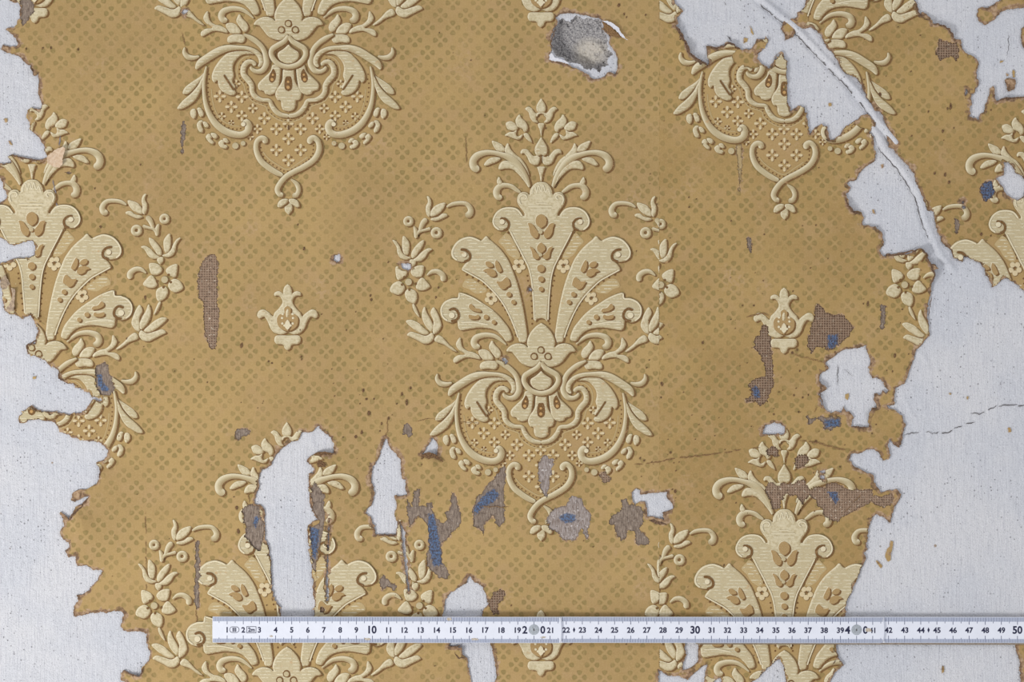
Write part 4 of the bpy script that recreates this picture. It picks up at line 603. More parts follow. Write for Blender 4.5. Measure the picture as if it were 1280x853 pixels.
COLS = {'c': (189, 174, 138), 'l': (221, 209, 178), 't': (168, 138, 92), 'b': (112, 78, 38), 'p': (186, 163, 118), 'g': (190, 148, 92), 's': (160, 138, 100), 'q': (212, 194, 156)}
CLIN = {k: np.array(lin(v)) for k, v in COLS.items()}
STEP = .5
def mesh_shape(kind, data, c, L, hatch):
    """returns list of (V[x,y,h], F, col, hatch)"""
    out = []
    h0 = L*STEP+(.44 if c == 't' else .3 if c in 'blq' else 0)+(.2 if c == 'g' else 0); base = CLIN[c]
    if kind == 'P' and c == 'c' and not hatch: hatch = .55; rim = CLIN['l'] if c == 'c' else base
    amp = {'c': .22, 'l': .15, 't': .02, 'b': .01, 'p': .15, 'g': .2, 'q': .2}[c]
    if kind == 'R':
        x, y, r, w = data; n = 22; kind = 'S'; data = [(x+r*math.cos(2*math.pi*i/n), y+r*math.sin(2*math.pi*i/n), w) for i in range(n+1)]
    if kind == 'C':
        x, y, r = data; n = 12 if r < 2.5 else 18; V = [(x, y, h0+amp)]; F = []
        for ring, (q, hh) in enumerate(((.6, .8), (1.0, 0))):
            for i in range(n): V.append((x+q*r*math.cos(2*math.pi*i/n), y+q*r*math.sin(2*math.pi*i/n), h0+amp*hh))
        for i in range(n):
            j = (i+1) % n; F += [(0, 1+j, 1+i), (1+i, 1+j, 1+n+j), (1+i, 1+n+j, 1+n+i)]
        V = np.array(V); F = fixwind(V, F); C = np.tile(base, (len(V), 1)); out.append((V, F, C, np.zeros(len(V))))
        out_edge = V[1+n:, :2]; flatF = fixwind(V, [(0, 1+n+i, 1+n+(i+1) % n) for i in range(n)]); FV = V.copy()
    elif kind == 'S':
        P = cr(data, False, 1.1); n = len(P); t = np.gradient(P[:, :2], axis=0); l = np.hypot(t[:, 0], t[:, 1])+1e-9; N = np.stack([t[:, 1]/l, -t[:, 0]/l], 1)
        w = np.maximum(P[:, 2], .25)
        s = np.concatenate([[0], np.cumsum(np.hypot(*np.diff(P[:, :2], axis=0).T))]); e = np.minimum(s, s[-1]-s)
        loop = np.hypot(*(P[0, :2]-P[-1, :2])) < .8
        if not loop: w = w*np.sqrt(np.clip(1-(1-np.clip(e/np.maximum(w*.9, .3), 0, 1))**2, .02, 1))
        prof = [(-1, 0), (-.74, .85), (0, 1), (.74, .85), (1, 0)]; amp *= .75
        V = np.concatenate([np.stack([P[:, 0]+N[:, 0]*w*a, P[:, 1]+N[:, 1]*w*a, h0+amp*b*np.clip(w/1.6, .2, 1)], 1) for a, b in prof])
        F = []
        for k in range(4):
            for i in range(n-1):
                a, b_, c_, d = k*n+i, k*n+i+1, (k+1)*n+i+1, (k+1)*n+i; F += [(a, b_, c_), (a, c_, d)]
        F = fixwind(V, F)
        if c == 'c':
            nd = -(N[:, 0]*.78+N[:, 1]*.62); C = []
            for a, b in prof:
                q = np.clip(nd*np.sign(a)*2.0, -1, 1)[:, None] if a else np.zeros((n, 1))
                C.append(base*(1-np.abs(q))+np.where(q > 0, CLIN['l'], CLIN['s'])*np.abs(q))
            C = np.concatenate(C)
        else: C = np.tile(base, (len(V), 1))
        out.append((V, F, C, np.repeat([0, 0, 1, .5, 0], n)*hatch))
        FV = V.copy(); flatF = F
    else:
        B = cr(data, True, 1.15); x0, y0 = B.min(0); x1, y1 = B.max(0)
        gx_, gy_ = grid_pts(x0, x1, y0, y1, 1.25, .12); m = pip(gx_, gy_, B); gx_, gy_ = gx_[m], gy_[m]
        d = segdist(gx_, gy_, B, True); m = d > .65; gx_, gy_ = gx_[m], gy_[m]
        n = len(B); V2, F = cdt(list(map(tuple, B))+list(zip(gx_.tolist(), gy_.tolist())), [(i, (i+1) % n) for i in range(n)], 1)
        d = segdist(V2[:, 0], V2[:, 1], B, True)
        pr = 1-np.exp(-d/.8)
        V = np.column_stack([V2, h0+amp*pr]); F = fixwind(V, F)
        C = np.tile(base, (len(V), 1))
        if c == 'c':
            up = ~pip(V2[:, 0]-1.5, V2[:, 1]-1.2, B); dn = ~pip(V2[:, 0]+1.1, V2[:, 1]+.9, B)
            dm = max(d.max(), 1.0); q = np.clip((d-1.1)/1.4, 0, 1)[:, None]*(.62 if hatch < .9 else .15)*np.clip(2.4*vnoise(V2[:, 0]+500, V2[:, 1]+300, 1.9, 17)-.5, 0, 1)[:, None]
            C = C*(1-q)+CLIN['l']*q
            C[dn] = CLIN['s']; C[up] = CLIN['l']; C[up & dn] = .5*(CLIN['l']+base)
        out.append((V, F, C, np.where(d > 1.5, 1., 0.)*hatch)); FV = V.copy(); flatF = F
    # the printed brown line that runs along the lower right of every cream piece
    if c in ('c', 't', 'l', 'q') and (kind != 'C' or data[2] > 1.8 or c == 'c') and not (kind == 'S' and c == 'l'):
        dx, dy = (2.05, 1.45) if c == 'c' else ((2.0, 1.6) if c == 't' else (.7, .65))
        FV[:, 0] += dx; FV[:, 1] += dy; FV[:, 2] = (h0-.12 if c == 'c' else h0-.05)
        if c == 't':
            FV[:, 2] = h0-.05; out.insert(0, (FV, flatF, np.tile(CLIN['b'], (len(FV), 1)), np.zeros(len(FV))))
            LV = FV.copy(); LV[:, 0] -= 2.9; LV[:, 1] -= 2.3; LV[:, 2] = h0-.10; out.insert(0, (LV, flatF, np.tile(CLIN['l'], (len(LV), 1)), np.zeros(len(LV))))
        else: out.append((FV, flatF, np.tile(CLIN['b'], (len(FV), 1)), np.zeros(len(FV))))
    return out
def mirror_shape(s):
    k, d, c, L, h = s
    if k == 'C': return (k, (-d[0], d[1], d[2]), c, L, h)
    if k == 'R': return (k, (-d[0], d[1], d[2], d[3]), c, L, h)
    return (k, [(-p[0],)+tuple(p[1:]) for p in d], c, L, h)
def build_group(shapes):
    Vs, Fs, Cs, Hs = [], [], [], []; o = 0
    for s in shapes:
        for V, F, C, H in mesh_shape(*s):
            if not len(F): continue
            Vs.append(V); Fs.append(F+o); Cs.append(C); Hs.append(H); o += len(V)
    return np.concatenate(Vs), np.concatenate(Fs), np.concatenate(Cs), np.concatenate(Hs)
MOTIF = []
for k, v in CENTRE.items(): MOTIF.append((k, build_group(v)))
PIECES = {'small_tulip': 'tulip_petal', 'bead_drop': 'bead_drop', 'flower': 'flower_petal', 'lily_spray': 'lily_petal', 'lower_sprig': 'sprig_petal', 'flower_spray': 'spray_leaf', 'wing_leaf': 'wing_leaf', 'crest_scroll': 'crest_leaf', 'flower_stem': 'stem_leaf', 'pale_leaf': 'pale_leaf', 'side_scroll': 'side_leaf'}
for k, v in HALF.items():
    if k in PIECES:      # every petal, leaf and bead a piece of its own
        dots = [q for q in v if q[2] == 'b']
        for q in [q for q in v if q[2] != 'b']+([dots] if dots else []):
            q = q if isinstance(q, list) else [q]; nm = 'seed_dots' if q[0][2] == 'b' else PIECES[k]
            MOTIF.append((nm, build_group(q))); MOTIF.append((nm, build_group([mirror_shape(t) for t in q])))
        continue
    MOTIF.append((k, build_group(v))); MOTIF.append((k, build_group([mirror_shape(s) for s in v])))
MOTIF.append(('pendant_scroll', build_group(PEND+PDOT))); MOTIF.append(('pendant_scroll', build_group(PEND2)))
_st = stars()
for i in range(0, len(_st), 8): MOTIF.append(('lace_star', build_group(_st[i:i+8])))
gl = [(x-CX, y) for x, y in GROUND]; gp = np.array(gl+[(-x, y) for x, y in gl[::-1]])
gV, gF = cdt([tuple(p) for p in cr(gp, True, 3)]+list(zip(*[a.tolist() for a in grid_pts(-110, 110, 235, 630, 5)])), [(i, (i+1) % len(cr(gp, True, 3))) for i in range(len(cr(gp, True, 3)))], 1)
gF = fixwind(np.column_stack([gV, gV[:, 0]]), gF)
FL = build_group(FLEUR)

# ------------------------------------------------------------------ the wallpaper
SEAM = 824.0
def empty(name, label, cat, loc):
    o = bpy.data.objects.new(name, None); COL.objects.link(o); o.location = loc; o.empty_display_size = .05
    o['label'] = label; o['category'] = cat; return o
stripL = empty('wallpaper_strip', 'torn tan damask wallpaper strip carrying the whole central motif, left of the vertical seam', 'wallpaper', (0, 0, 0))
stripR = empty('wallpaper_strip', 'torn tan damask wallpaper strip right of the vertical seam, ripped along its right edge', 'wallpaper', (0, 0, 0))
def place(name, data, cx, dy, xmin, xmax, base, parent, mat, zero=False):
    V, F, C, H = data
    X, Y = V[:, 0]+cx, V[:, 1]+dy
    fx, fy = X[F].mean(1), Y[F].mean(1)
    keep = (fx > xmin) & (fx < xmax) & (fx > RX+2) & (fx < RX+RW-2) & (fy > RY+2) & (fy < RY+RH-2)
    keep &= ~look(gone, fx, fy)
    for a_, b_, r_ in ((985, 38, 15), (1000, 24, 9), (940, 70, 15), (1082, 148, 13), (1040, 165, 8), (35, 148, 8), (925, 72, 9), (860, 843, 12)):
        keep &= np.hypot(fx-a_, fy-b_) > r_+2*vnoise(fx, fy, 3, 5)
    keep &= (look(Dt, fx, fy) > 1.2+2.6*np.clip(vnoise(fx, fy, 7, 21)-.45, 0, 1)*3)
    F = F[keep]
    if len(F) < (2 if name in ('lace_star', 'bead_drop') else 6): return None
    u, inv = np.unique(F, return_inverse=True); inv = inv.reshape(-1, 3)
    Z = V[u, 2]+base+lift(X[u], Y[u])
    at = {'edge': np.clip(look(Dt, X[u], Y[u])+1.5, 0, 12)}
    if C is not None: at.update(col=C[u], hatch=H[u])
    return mk(name, np.stack([X[u], Y[u], Z], 1), inv, mat, parent, at, C is not None)
def motif(cx, dy, xmin, xmax, base, strip):
    g = place('damask_motif', (np.column_stack([gV, np.full(len(gV), .22)]), gF, None, None), cx, dy, xmin, xmax, base, strip, M_GROUND)
    parent = g
    n = 0
    for name, data in MOTIF:
        if parent is None:
            g = place('damask_motif', data, cx, dy, xmin, xmax, base, strip, M_ORN)
            if g is None: continue
            parent = g; continue
        place(name, data, cx, dy, xmin, xmax, base, parent, M_ORN)
BL, BR = BASE, BASE+.2
motifsL = [(676.3, 0), (40.3, -3), (360.8, -408), (358.6, 404.5), (994.6, 404.5)]
motifsR = [(980.3, -401.5), (979.8, 408.8), (1296.0, 3.5), (660.0, 3.5)]
for cx, dy in motifsL: motif(cx, dy, -150, SEAM-.3, BL, stripL)
for cx, dy in motifsR: motif(cx, dy, SEAM+.2, 1430, BR, stripR)
for cx, dy in ((359.6, 0), (676.0, 407.3), (676.0, -403.7), (43.5, -409)): place('fleuron', FL, cx, dy, -150, SEAM, BL, stripL, M_ORN)
place('fleuron', FL, 979.6, 4.3, SEAM, 1430, BR, stripR, M_ORN)

def sheet(x0, x1, base, mat, parent, side):
    y0, y1 = -152, 1002
    ys = np.arange(y0, y1+1, 6.0)
    if side == 'L': out = [(x0, y) for y in ys]+[(x, y1) for x in np.arange(x0+6, x1-3, 6.)]+[(x1+.3*math.sin(y*.05), y) for y in ys[::-1]]+[(x, y0) for x in np.arange(x1-6, x0+3, -6.)]
    else: out = [(x0+.3*math.sin(y*.05), y) for y in ys]+[(x, y1) for x in np.arange(x0+6, x1-3, 6.)]+[(x1, y) for y in ys[::-1]]+[(x, y0) for x in np.arange(x1-6, x0+3, -6.)]
    pts = []; edges = []
    def loop(P):
        P = list(P); o = len(pts); pts.extend(P); n = len(P); edges.extend((o+i, o+(i+1) % n) for i in range(n))
    loop(out)
    for P in TJ+IJ+PJ:
        A_ = np.array(P)
        if A_[:, 0].max() < x0-4 or A_[:, 0].min() > x1+4: continue
        loop([tuple(p) for p in P])
    fx, fy = grid_pts(x0+2, x1-2, y0+2, y1-2, 2.6, .25); d = np.minimum(look(Dt, fx, fy), look(Dp, fx, fy)+1); m = (~look(gone, fx, fy)) & (d > 1.6) & (d < 9)
    cx_, cy_ = grid_pts(x0+4, x1-4, y0+4, y1-4, 9, .25); d2 = np.minimum(look(Dt, cx_, cy_), look(Dp, cx_, cy_)); m2 = (~look(gone, cx_, cy_)) & (d2 > 8)
    lf, lg = grid_pts(x0+2, x1-2, y0+2, y1-2, 3.0, .2); zl = np.zeros(len(lf)); 
    pts += list(zip(fx[m].tolist(), fy[m].tolist()))+list(zip(cx_[m2].tolist(), cy_[m2].tolist()))
    V, F = cdt(pts, edges, 0)
    c = V[F].mean(1); tx, ty = c[:, 0], c[:, 1]
    t = np.zeros(len(tx), bool)
    for P in TJ: t |= pip(tx, ty, P)
    for P in IJ: t &= ~pip(tx, ty, P)
    for P in PJ: t |= pip(tx, ty, P)
    t |= ~pip(tx, ty, out)
    F = F[~t]; u, inv = np.unique(F, return_inverse=True); V = V[u]; F = inv.reshape(-1, 3)
    Z = base+lift(V[:, 0], V[:, 1]); V3 = np.column_stack([V, Z]); F = fixwind(V3, F)
    e = np.sort(np.concatenate([F[:, [0, 1]], F[:, [1, 2]], F[:, [2, 0]]]), 1)
    key, cnt = np.unique(e, axis=0, return_counts=True); be = key[cnt == 1]
    bv, bi = np.unique(be, return_inverse=True); bi = bi.reshape(-1, 2); n = len(V3)
    down = V3[bv].copy(); down[:, 2] = np.maximum(down[:, 2]-1.5, .1)
    edge = np.clip(look(Dt, V3[:, 0], V3[:, 1])-1, 0, 14); pe = look(Dp, V3[:, 0], V3[:, 1])
    edge = np.minimum(edge, np.where(pe < 3, pe+3.2, 99)); isb = np.zeros(n, bool); isb[bv] = True; edge[isb & (look(Dt, V3[:, 0], V3[:, 1]) < 2.5)] = 0
    quads = [(int(a), int(b), int(n+d_), int(n+c_)) for (a, b), (c_, d_) in zip(be, bi)]
    me = mk('paper_sheet', np.concatenate([V3, down]), F.tolist()+quads, mat, parent, {'edge': np.concatenate([edge, np.zeros(len(down))])})
    return me
sheet(-150, SEAM, BL, M_LEFT, stripL, 'L'); sheet(SEAM, 1430, BR, M_RIGHT, stripR, 'R')

# exposed backing under the missing top layer
MATS = {'G': M_GREY, 'W': M_WEAVE, 'D': M_DARK, 'P': M_PALE, 'S': M_SMEAR}
for (poly, mt, blues, lab), PJi in zip(patches, PJ):
    P = np.array(PJi); c = P.mean(0)
    strip = stripL if c[0] < SEAM else stripR
    x0, y0 = P.min(0)-2; x1, y1 = P.max(0)+2
    gx_, gy_ = grid_pts(x0, x1, y0, y1, 1.5, .25)
    d = segdist(gx_, gy_, P, True); inn = pip(gx_, gy_, P); m = inn | (d < 2.0); gx_, gy_ = gx_[m], gy_[m]
    V2, F = cdt(list(zip(gx_.tolist(), gy_.tolist())), [], 0)
    cc = V2[F].mean(1); ok = (pip(cc[:, 0], cc[:, 1], P) | (segdist(cc[:, 0], cc[:, 1], P, True) < 1.6)) & ~look(torn, cc[:, 0], cc[:, 1])
    F = F[ok]
    if not len(F): continue
    u, inv = np.unique(F, return_inverse=True); V2 = V2[u]; F = inv.reshape(-1, 3)
    b = np.zeros(len(V2))
    for B in blues:
        ins = pip(V2[:, 0], V2[:, 1], B); dd = segdist(V2[:, 0], V2[:, 1], B, True); b = np.maximum(b, np.clip(.5+np.where(ins, dd, -dd)/5, 0, 1))
    dd = segdist(V2[:, 0], V2[:, 1], P, True); ed = np.where(pip(V2[:, 0], V2[:, 1], P), dd, 0)
    V3 = np.column_stack([V2, .75+lift(V2[:, 0], V2[:, 1])*.9+.5*vnoise(V2[:, 0], V2[:, 1], 3, 14)]); F = fixwind(V3, F)
    o = mk('backing_patch', V3, F, MATS[mt], strip, {'blue': b, 'edge': ed})
    if lab: o['label'] = lab

# creases, scratches, grime and painted edge shade on the paper
on = lambda x, y: BASE+.75+lift(x, y)
def crack(P, w, mat, gaps, k, name='paper_crack'):
    c = np.mean(P, 0); ribbon(name, P, w, mat, stripL if c[0] < SEAM else stripR, 0, k, gaps, (lambda x, y: on(x, y)+(.6 if c[0] > SEAM else 0)))
for k, (P, w, mat, g) in enumerate([
    (T(940, 540, 5.818, [(340, 60), (400, 68), (460, 75), (520, 95), (590, 115), (700, 132), (722, 150)]), 1.3, M_PCRACK, .2), ([(792, 581), (812, 579), (845, 573)], 1.3, M_PCRACK, .3), ([(845, 573), (890, 568), (925, 563), (950, 560)], 1.1, M_PCRACK, .3),
    (T(440, 470, 8, [(640, 460), (740, 430), (900, 430), (1040, 460), (1140, 462), (1280, 470)]), .6, M_PCRACK, .2), (T(600, 580, 8, [(-10, 425), (120, 432), (290, 430)]), .9, M_PCRACK, .1), (T(0, 200, 8, [(530, 190), (550, 300), (562, 400), (575, 500), (580, 740)]), 1.3, M_BLUELINE, 0),
    (T(0, 100, 8, [(600, 555), (603, 600), (598, 672)]), 1.4, M_BLUELINE, 0), ([(228, 40), (230, 52), (232, 58)], 1.1, M_PCRACK, 0), ([(245, 762), (246, 780), (245, 790)], .8, M_PCRACK, .1), ([(582, 170), (583, 190), (583, 204)], .8, M_PCRACK, .2), (T(290, 620, 8, [(168, -60), (170, 40), (175, 90)]), .7, M_PCRACK, 0),
    ([(484, 520), (485, 535), (481, 548)], .7, M_PCRACK, .1), (T(920, 360, 8, [(560, 640), (640, 690), (760, 715), (880, 745)]), .7, M_PCRACK, .1), (T(920, 360, 8, [(100, 290), (200, 270), (260, 250), (330, 285)]), 1.4, M_PCRACK, .1), (T(920, 460, 8, [(815, 365), (790, 410), (780, 460)]), .7, M_PCRACK, 0), ([(182, 640), (183, 690), (183, 740)], .6, M_PCRACK, .45),
    ([(660, 128), (748, 127), (770, 108)], .01, M_PCRACK, 1.0), ([(1055, 640), (1070, 625), (1083, 611)], .6, M_PCRACK, .2)]):
    if g < 1: crack(P, w, mat, g, k)
M_EDGE_SHADE = flat_mat('painted torn edge shade', (78, 60, 50), .95, (.5, (128, 102, 82)))  # dark ribbons along lifted torn edges, with their shade painted in
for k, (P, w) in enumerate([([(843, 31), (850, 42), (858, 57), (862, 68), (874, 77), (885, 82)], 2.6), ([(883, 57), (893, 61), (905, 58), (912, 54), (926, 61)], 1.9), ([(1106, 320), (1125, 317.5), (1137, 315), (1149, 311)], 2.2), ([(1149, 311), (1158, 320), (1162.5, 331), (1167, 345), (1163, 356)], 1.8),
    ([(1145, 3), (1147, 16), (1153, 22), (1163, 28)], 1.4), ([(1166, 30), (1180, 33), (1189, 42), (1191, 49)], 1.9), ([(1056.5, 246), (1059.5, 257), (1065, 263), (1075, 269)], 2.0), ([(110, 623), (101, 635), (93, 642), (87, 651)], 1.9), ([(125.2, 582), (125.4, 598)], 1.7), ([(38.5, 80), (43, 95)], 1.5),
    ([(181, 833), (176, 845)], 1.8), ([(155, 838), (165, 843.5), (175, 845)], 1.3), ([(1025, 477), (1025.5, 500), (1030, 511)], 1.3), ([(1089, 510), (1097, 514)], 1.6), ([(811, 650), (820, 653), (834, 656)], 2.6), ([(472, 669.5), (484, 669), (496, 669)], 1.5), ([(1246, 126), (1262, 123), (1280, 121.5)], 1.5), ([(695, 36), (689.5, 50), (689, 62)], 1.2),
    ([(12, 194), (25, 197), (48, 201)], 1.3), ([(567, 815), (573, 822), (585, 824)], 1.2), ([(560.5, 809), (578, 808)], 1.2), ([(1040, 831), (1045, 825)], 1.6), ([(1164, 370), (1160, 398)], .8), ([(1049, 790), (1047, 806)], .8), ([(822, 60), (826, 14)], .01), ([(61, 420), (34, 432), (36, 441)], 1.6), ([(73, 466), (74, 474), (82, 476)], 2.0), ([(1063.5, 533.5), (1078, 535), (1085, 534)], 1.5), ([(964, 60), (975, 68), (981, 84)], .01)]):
    if w > .1: crack(P, w, M_EDGE_SHADE, .0, 40+k, 'torn_edge_shade')
def specks(strip, xa, xb, base, n, seed, extra):
    r = random.Random(seed); V = []; F = []
    L = list(extra)
    while len(L) < n:
        x, y = r.uniform(xa, xb), r.uniform(-20, 870)
        # more dirt in the middle band of the wall, where the photograph has it
        p = .25+.75*math.exp(-((y-560)/130)**2)
        if r.random() > p or look(gone, x, y) or look(Dt, x, y) < 2: continue
        L.append((x, y, r.choice((.6, .7, .8, 1.0, 1.3)), r.uniform(.5, 1.1)))
    for x, y, s_, asp in L:
        s_ *= .72
        if look(gone, x, y): continue
        k = 7; o = len(V); z = base+.7+float(lift(x, y)); V.append((x, y, z+.25))
        a0 = r.uniform(0, 6)
        for i in range(k):
            a = 2*math.pi*i/k; q = s_*r.uniform(.65, 1.25); V.append((x+q*math.cos(a+a0), y+q*math.sin(a+a0)*asp*1.5, z))
        F += [(o, o+1+(i+1) % k, o+1+i) for i in range(k)]
    V = np.array(V); o = mk('grime_specks', V, fixwind(V, F), M_GRIME, strip); o['kind'] = 'stuff'
knownL = [(773.5, 7, 2.6, 1), (780, 18, 1.6, 1.2), (783, 22, 1.3, 1), (807, 19, 1.6, .8), (98, 62, 1.6, 1.2), (64, 60, 1.8, 1), (54, 60.5, 1.6, 1), (33, 61, 1.6, 1), (444.8, 546.5, 2.4, .9), (452, 541, 2, 1.6), (454, 488, 2.2, 1.3), (458, 499, 2.4, .6), (450, 505, 1.4, .8), (461, 517, 3, 1.2), (477, 530, 1.7, 1.1), (502.5, 493, 2, 1.3), (508.5, 503, 2.2, 1.8), (513, 485, 1.8, 1), (486, 523, 1.4, 1.6), (496, 505, 1.2, 1), (302, 432, 2.2, 1.8), (336, 452, 1.8, .7), (340, 454, 1.6, .7), (377, 446, 1.6, 1), (402, 393, 1.3, .8), (433, 413, 1.2, 1), (545, 372, 1.8, 1), (548, 360, 2, .9), (485.5, 328, 1.5, .8), (479, 424, 1, 1), (808, 460, 1.2, 1), (380, 311, 2, 1.3), (463, 370, 1.7, 1), (464, 375, 1.9, .9), (374, 43, 1.8, 3.2), (284, 97, 1.8, 3), (549, 41, 1, 1), (361, 160, 1.8, 2), (296, 635, 2.6, 1), (298, 664, 2.2, 1.6), (600, 536, 1.2, 1), (548, 618, 1.2, .7), (126, 284, 2.2, .8), (182, 372, 2.2, 1.3), (176, 206, 1.3, 1), (475, 539, 1.5, .8), (585, 522, .8, .8)]
knownR = [(827, 480, 2.4, 1.4), (826, 497, 1.3, 1), (878.5, 428.5, 2, 1.2), (861, 247, 1.2, 1), (861, 259, 1.2, 1), (1186, 228, 2.6, 1.1), (1181, 218, 2, 1.4), (1168, 217, 1.8, 1.1), (1226, 293, 2.2, .9), (1238, 295, 1.3, 1), (1118, 445, 2, 1.5), (1108, 463, 1, 1), (992, 494, 1.7, .9), (1003, 497, 1.5, 1), (1010, 494, 1.4, 1), (998, 515, 1.5, 1), (961, 515, 1, 1), (967, 518, 1.6, .7), (990, 441, 2.2, .9), (996, 438, 1.6, 1), (1188, 134, 2.6, 1.7), (1184, 136, 1.8, 1), (1160, 140, 1.8, 1), (1150, 44.5, 1.5, .7), (1192, 160, 1, 1), (1178, 164, 2, 1.1), (1019.5, 552, 2.2, .8), (1100, 118, 3, .9), (1105, 138, 2.6, .9), (1096, 136, 2, .8), (840, 612, 1.6, .7), (844, 614, 2.4, .9), (838, 566, 2, .8), (800, 573, 1.5, 1), (805, 576, 2, .6), (1079, 380, 1.2, 1), (1084.5, 380, 2, 1.4), (928, 382, 1.6, .8), (942, 382, 1.6, .8), (1045, 520, .9, 1)]
specks(stripL, 30, 822, BL, 190, 3, knownL); specks(stripR, 826, 1270, BR, 210, 4, knownR)

# curled flaps of paper
def flap(poly, zf, mat, strip, label=None, step=1.6, name='torn_flap'):
    B = np.array(jit(poly, .5, 1.4)); n = len(B); x0, y0 = B.min(0); x1, y1 = B.max(0)
    gx_, gy_ = grid_pts(x0, x1, y0, y1, step, .15); m = pip(gx_, gy_, B); gx_, gy_ = gx_[m], gy_[m]; m = segdist(gx_, gy_, B, True) > .7
    V2, F = cdt(list(map(tuple, B))+list(zip(gx_[m].tolist(), gy_[m].tolist())), [(i, (i+1) % n) for i in range(n)], 1)
    Z = zf(V2[:, 0], V2[:, 1])+.5*vnoise(V2[:, 0], V2[:, 1], 3, 3); V = np.column_stack([V2, Z]); F = fixwind(V, F)
    o = mk(name, V, F, mat, strip, {'edge': np.full(len(V), 12.), 'warm': np.zeros(len(V))})
    md = o.modifiers.new('thickness', 'SOLIDIFY'); md.thickness = .6*S; md.offset = -1
    if label: o['label'] = label
flap(T(0, 100, 8, [(470, 770), (560, 700), (640, 668), (665, 690), (650, 750), (632, 800), (634, 850), (600, 885), (545, 870), (480, 835)]), lambda x, y: 2.5+np.clip((x-60)/22, 0, 1)**2*7, M_FLAPP, stripL, 'pinkish back of a curled paper flap on the left motif')
flap(T(0, 290, 8, [(60, 430), (90, 480), (120, 560), (100, 575), (40, 570), (20, 560), (12, 520), (25, 470)]), lambda x, y: 5+(12-x)*.3, M_FLAP, stripL, 'grey curled flap at the left edge')
flap(T(0, 290, 8, [(50, 575), (100, 565), (165, 570), (160, 680), (150, 790), (100, 800), (60, 790), (40, 700), (30, 620)]), lambda x, y: 3+np.clip((x-5)/15, 0, 1)**1.5*6, M_FLAP, stripL, 'grey brown curled flap at the left edge')
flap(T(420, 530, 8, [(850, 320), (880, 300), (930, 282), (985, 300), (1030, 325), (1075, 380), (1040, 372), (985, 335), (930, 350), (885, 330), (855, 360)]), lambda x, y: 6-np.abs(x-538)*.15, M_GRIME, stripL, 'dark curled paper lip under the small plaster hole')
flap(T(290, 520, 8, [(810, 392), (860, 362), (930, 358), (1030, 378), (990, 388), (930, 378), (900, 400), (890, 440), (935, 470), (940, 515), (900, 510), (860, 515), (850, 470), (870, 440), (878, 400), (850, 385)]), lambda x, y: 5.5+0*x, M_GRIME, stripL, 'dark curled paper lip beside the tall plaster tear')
flap(T(660, 0, 8, [(738, 212), (790, 215), (850, 240), (905, 280), (940, 345), (995, 408), (950, 385), (890, 325), (840, 275), (790, 240)]), lambda x, y: 4.5+0*x, M_WHITE, stripL, 'white plaster lip at the pit')
flap(T(660, 0, 8, [(740, 218), (790, 243), (840, 280), (890, 330), (940, 380), (880, 372), (815, 350), (770, 300)]), lambda x, y: 3.2+0*x, M_PCRACK, stripL, 'shaded brown paper edge at the pit')
flap(T(660, 0, 8, [(205, 600), (212, 535), (240, 530), (268, 575), (330, 590), (420, 640), (380, 640), (300, 622)]), lambda x, y: 1.2+0*x, M_WHITE, wall, None, 1.6, 'plaster_crumb')
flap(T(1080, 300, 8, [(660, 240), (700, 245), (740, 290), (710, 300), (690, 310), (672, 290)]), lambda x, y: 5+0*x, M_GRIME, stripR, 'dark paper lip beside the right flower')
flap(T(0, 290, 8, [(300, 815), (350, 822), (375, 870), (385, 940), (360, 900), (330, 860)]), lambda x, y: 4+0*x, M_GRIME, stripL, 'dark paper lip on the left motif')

# ------------------------------------------------------------------ the folding rule
rule = empty('folding_rule', 'white folding rule with blue scales lying level across the lower wallpaper', 'ruler', w3(266, 786, 10))
rule.location = (0, 0, 0)
TILT = .0012
def ry(x, y): return y+(x-267)*TILT
def slab(name, x0, x1, y0, y1, h0, h1, mat, parent, rl=0, rr=0):
    P = []
    def cap(x, r, side):
        if not r: return [(x, y0), (x, y1)] if side > 0 else [(x, y1), (x, y0)]
        ym = (y0+y1)/2; hh = (y1-y0)/2
        a = [(x-side*r+side*r*math.cos(t)**.6, ym+hh*math.sin(t)) for t in np.linspace(-math.pi/2, math.pi/2, 15)]
        return a if side > 0 else a[::-1]
    P = cap(x1, rr, 1)+cap(x0, rl, -1)
    n = len(P); b = .35
    c = np.mean(P, 0); V = []
    for (q, h) in ((0, h0), (0, h1-b), (1, h1)):
        for x, y in P:
            V.append((x-q*b*np.sign(x-c[0]), ry(x, y)-q*b*np.sign(y-c[1]), h))
    F = [(k*n+i, k*n+(i+1) % n, (k+1)*n+(i+1) % n, (k+1)*n+i) for k in (0, 1) for i in range(n)]+[tuple(range(2*n, 3*n))[::-1], tuple(range(n))]
    return mk(name, V, F, mat, parent)
X0 = 265.3; CM = 20.1
def quad(V, F, x0, x1, y0, y1, h):
    o = len(V); V += [(x0, ry(x0, y0), h), (x1, ry(x1, y0), h), (x1, ry(x1, y1), h), (x0, ry(x0, y1), h)]; F.append((o, o+3, o+2, o+1))
def text_mesh(items, h):
    V = []; F = []
    for s_, x, y, size, wd in items:
        cu = bpy.data.curves.new('t', 'FONT'); cu.body = s_; cu.size = size*1.12; cu.align_x = 'CENTER'; cu.offset = .036*size; cu.resolution_u = 3
        ob = bpy.data.objects.new('t', cu); me = ob.to_mesh(); o = len(V)
        xs = [v.co.x for v in me.vertices]; ys_ = [v.co.y for v in me.vertices]; mx = (min(xs)+max(xs))/2; my = (min(ys_)+max(ys_))/2
        V += [(x+(v.co.x-mx)*wd, ry(x, y)-(v.co.y-my), h) for v in me.vertices]; F += [tuple(o+i for i in p.vertices) for p in me.polygons]
        ob.to_mesh_clear(); bpy.data.objects.remove(ob); bpy.data.curves.remove(cu)
    return V, F
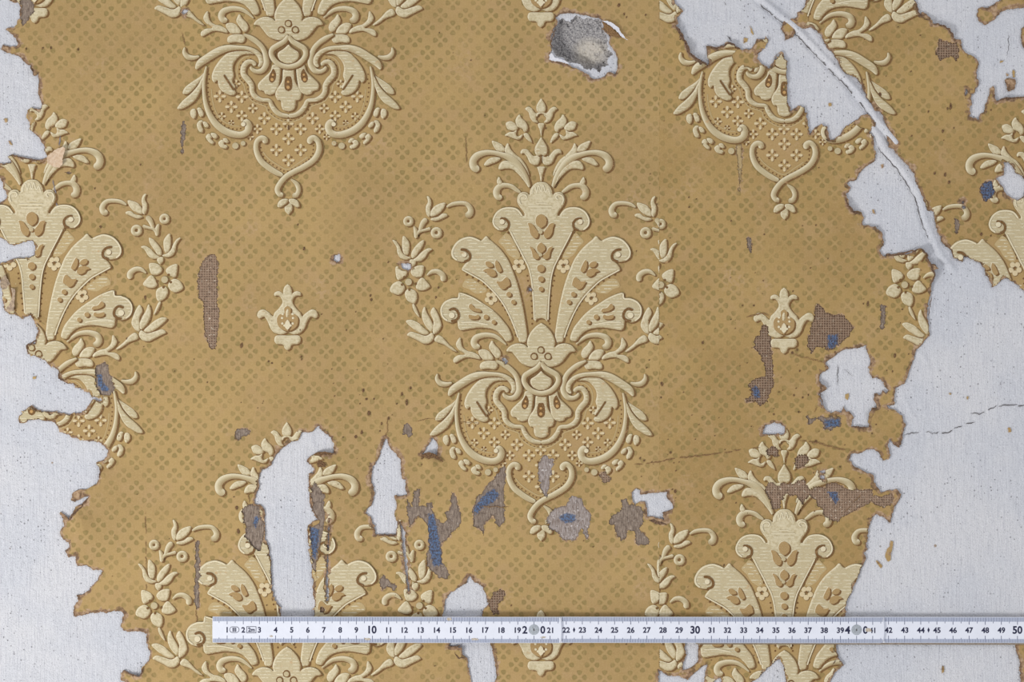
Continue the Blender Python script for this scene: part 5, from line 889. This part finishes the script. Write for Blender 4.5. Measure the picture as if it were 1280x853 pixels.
segs = [(267, 701.8, 0, 3.2, 10.6, 13.4), (655, 1104, 6.5, 5, 7.8, 10.6), (1056, 1500, 6.5, 0, 5.0, 7.8)]
for k, (xa, xb, rl, rr, h0, h1) in enumerate(segs):
    sg = slab('rule_segment', xa, xb, 769.8, 802.2, h0, h1, M_RULE, rule, rl if k else .6, rr)
    vis0 = xa if k == 0 else segs[k-1][1]; vis1 = xb-(1.2 if k < 2 else 0)
    for ya, yb in ((770.3, 775.6), (797.0, 801.8)):
        V = []; F = []; quad(V, F, vis0+.5, vis1-(1.5 if k < 2 else 0), ya, yb, h1+.06); mk('scale_band', V, F, M_BAND, sg)
    V = []; F = []; 
    for mm in range(2, 620):
        x = X0+CM*mm/10
        if x < vis0+.6 or x > vis1-1.2: continue
        big = mm % 10 == 0; mid = mm % 5 == 0; w = .55 if big or mid else .5
        quad(V, F, x-w/2-.05*big, x+w/2+.05*big, 770.4, 779.3 if big else (777.6 if mid else 775.4), h1+.12)
        quad(V, F, x-w/2-.05*big, x+w/2+.05*big, 793.2 if big else (795.8 if mid else 797.6), 801.7, h1+.12)
    mk('tick_marks', V, F, M_TICK, sg)['kind'] = 'stuff'
    items = []
    for cm in range(1, 61):
        x = X0+CM*cm
        if x < vis0+2 or x > vis1+(-2 if k < 2 else 0): continue
        if cm in (20, 40): items += [(str(cm//10), x-11.3, 785.8, 11.4, 1.0), ('0', x+11, 785.8, 11.4, .95)]
        elif cm % 10 == 0: items.append((str(cm), x, 785.8, 11.6, .95))
        elif cm in (41,): items.append(('41', x-.5, 786.2, 8.2, .95))
        else: items.append((str(cm), x, 786.2, 8.4, 1.0))
    V, F = text_mesh(items, h1+.14)
    for sx in ((717.3, 1159.4) if k else ()):
        if vis0 < sx < vis1: o = len(V); V += [(sx, ry(sx, 782.6), h1+.14), (sx+1.5, ry(sx, 786), h1+.14), (sx, ry(sx, 789.6), h1+.14), (sx-1.5, ry(sx, 786), h1+.14)]; F.append((o, o+3, o+2, o+1))
    mk('printed_numbers', V, F, M_INK, sg)
    if k == 0:
        V, F = text_mesh([('III', 294.4, 786, 6.2, 1.0), ('2m', 315.6, 786, 6.4, .95)], h1+.14)
        for kk, (cxx, w_, h_, round_) in enumerate(((294.4, 6.1, 3.9, True), (315.6, 6.1, 4.1, False))):
            N = 40 if round_ else 4; o = len(V)
            for q in (1.0, None):
                for i in range(N):
                    if round_:
                        a = 2*math.pi*i/N; r_ = 3.9 if q else 3.3; sx = 2.2 if math.cos(a) > 0 else -2.2; V.append((cxx+sx+r_*math.cos(a), ry(cxx, 786)+r_*math.sin(a), h1+.14))
                    else:
                        dd = 0 if q else .65; cxs, cys = ((1, 1), (-1, 1), (-1, -1), (1, -1))[i]; V.append((cxx+cxs*(w_-dd), ry(cxx, 786)+cys*(h_-dd), h1+.14))
            F += [(o+i, o+(i+1) % N, o+N+(i+1) % N, o+N+i) for i in range(N)]
        mk('class_mark', V, F, M_INK, sg)
    if k < 2:
        px_ = X0+CM*(20 if k == 0 else 40)
        V = []; F = []; n = 28
        for r_, hh in ((6.6, .05), (6.2, .5), (1.4, .75), (1.0, .35)):
            for i in range(n): a = 2*math.pi*i/n; V.append((px_+r_*math.cos(a), ry(px_, 785.6)+r_*math.sin(a), h1+hh))
        F = [(q*n+i, q*n+(i+1) % n, (q+1)*n+(i+1) % n, (q+1)*n+i) for q in range(3) for i in range(n)]+[tuple(range(3*n, 4*n))]
        mk('rivet', V, F, M_PIN, sg)
        V = [(px_, ry(px_, 785.6), h1+.9)]+[(px_+(.9 if i % 2 else .5)*math.cos(i*math.pi/5), ry(px_, 785.6)+(2.2 if i % 2 else 1.1)*math.sin(i*math.pi/5), h1+.85) for i in range(10)]
        mk('rivet_slot', V, [(0, 1+(i+1) % 10, 1+i) for i in range(10)], M_CRACK, sg)
    for sx, sy, ra, rb in {0: [(460, 797.5, 5, 2), (562, 772.5, 4, 2.6), (594, 797.5, 6, 1.6), (667+12, 795, 4, 1.2), (340, 794, 3, 1.2)], 1: [(1084, 786, 4.5, 3)], 2: []}[k]:
        V = [(sx, ry(sx, sy), h1+.2)]+[(sx+ra*(.6+.5*random.random())*math.cos(a), ry(sx, sy)+rb*(.6+.5*random.random())*math.sin(a), h1+.17) for a in np.linspace(0, 2*math.pi, 15)[:-1]]
        mk('dirt_stain', V, [(0, 1+(i+1) % 14, 1+i) for i in range(14)], M_STAIN, sg)
slab('rule_segment', 868, 1500, 771.6, 804.6, 2.2, 4.9, M_WOOD, rule, 3, 0)
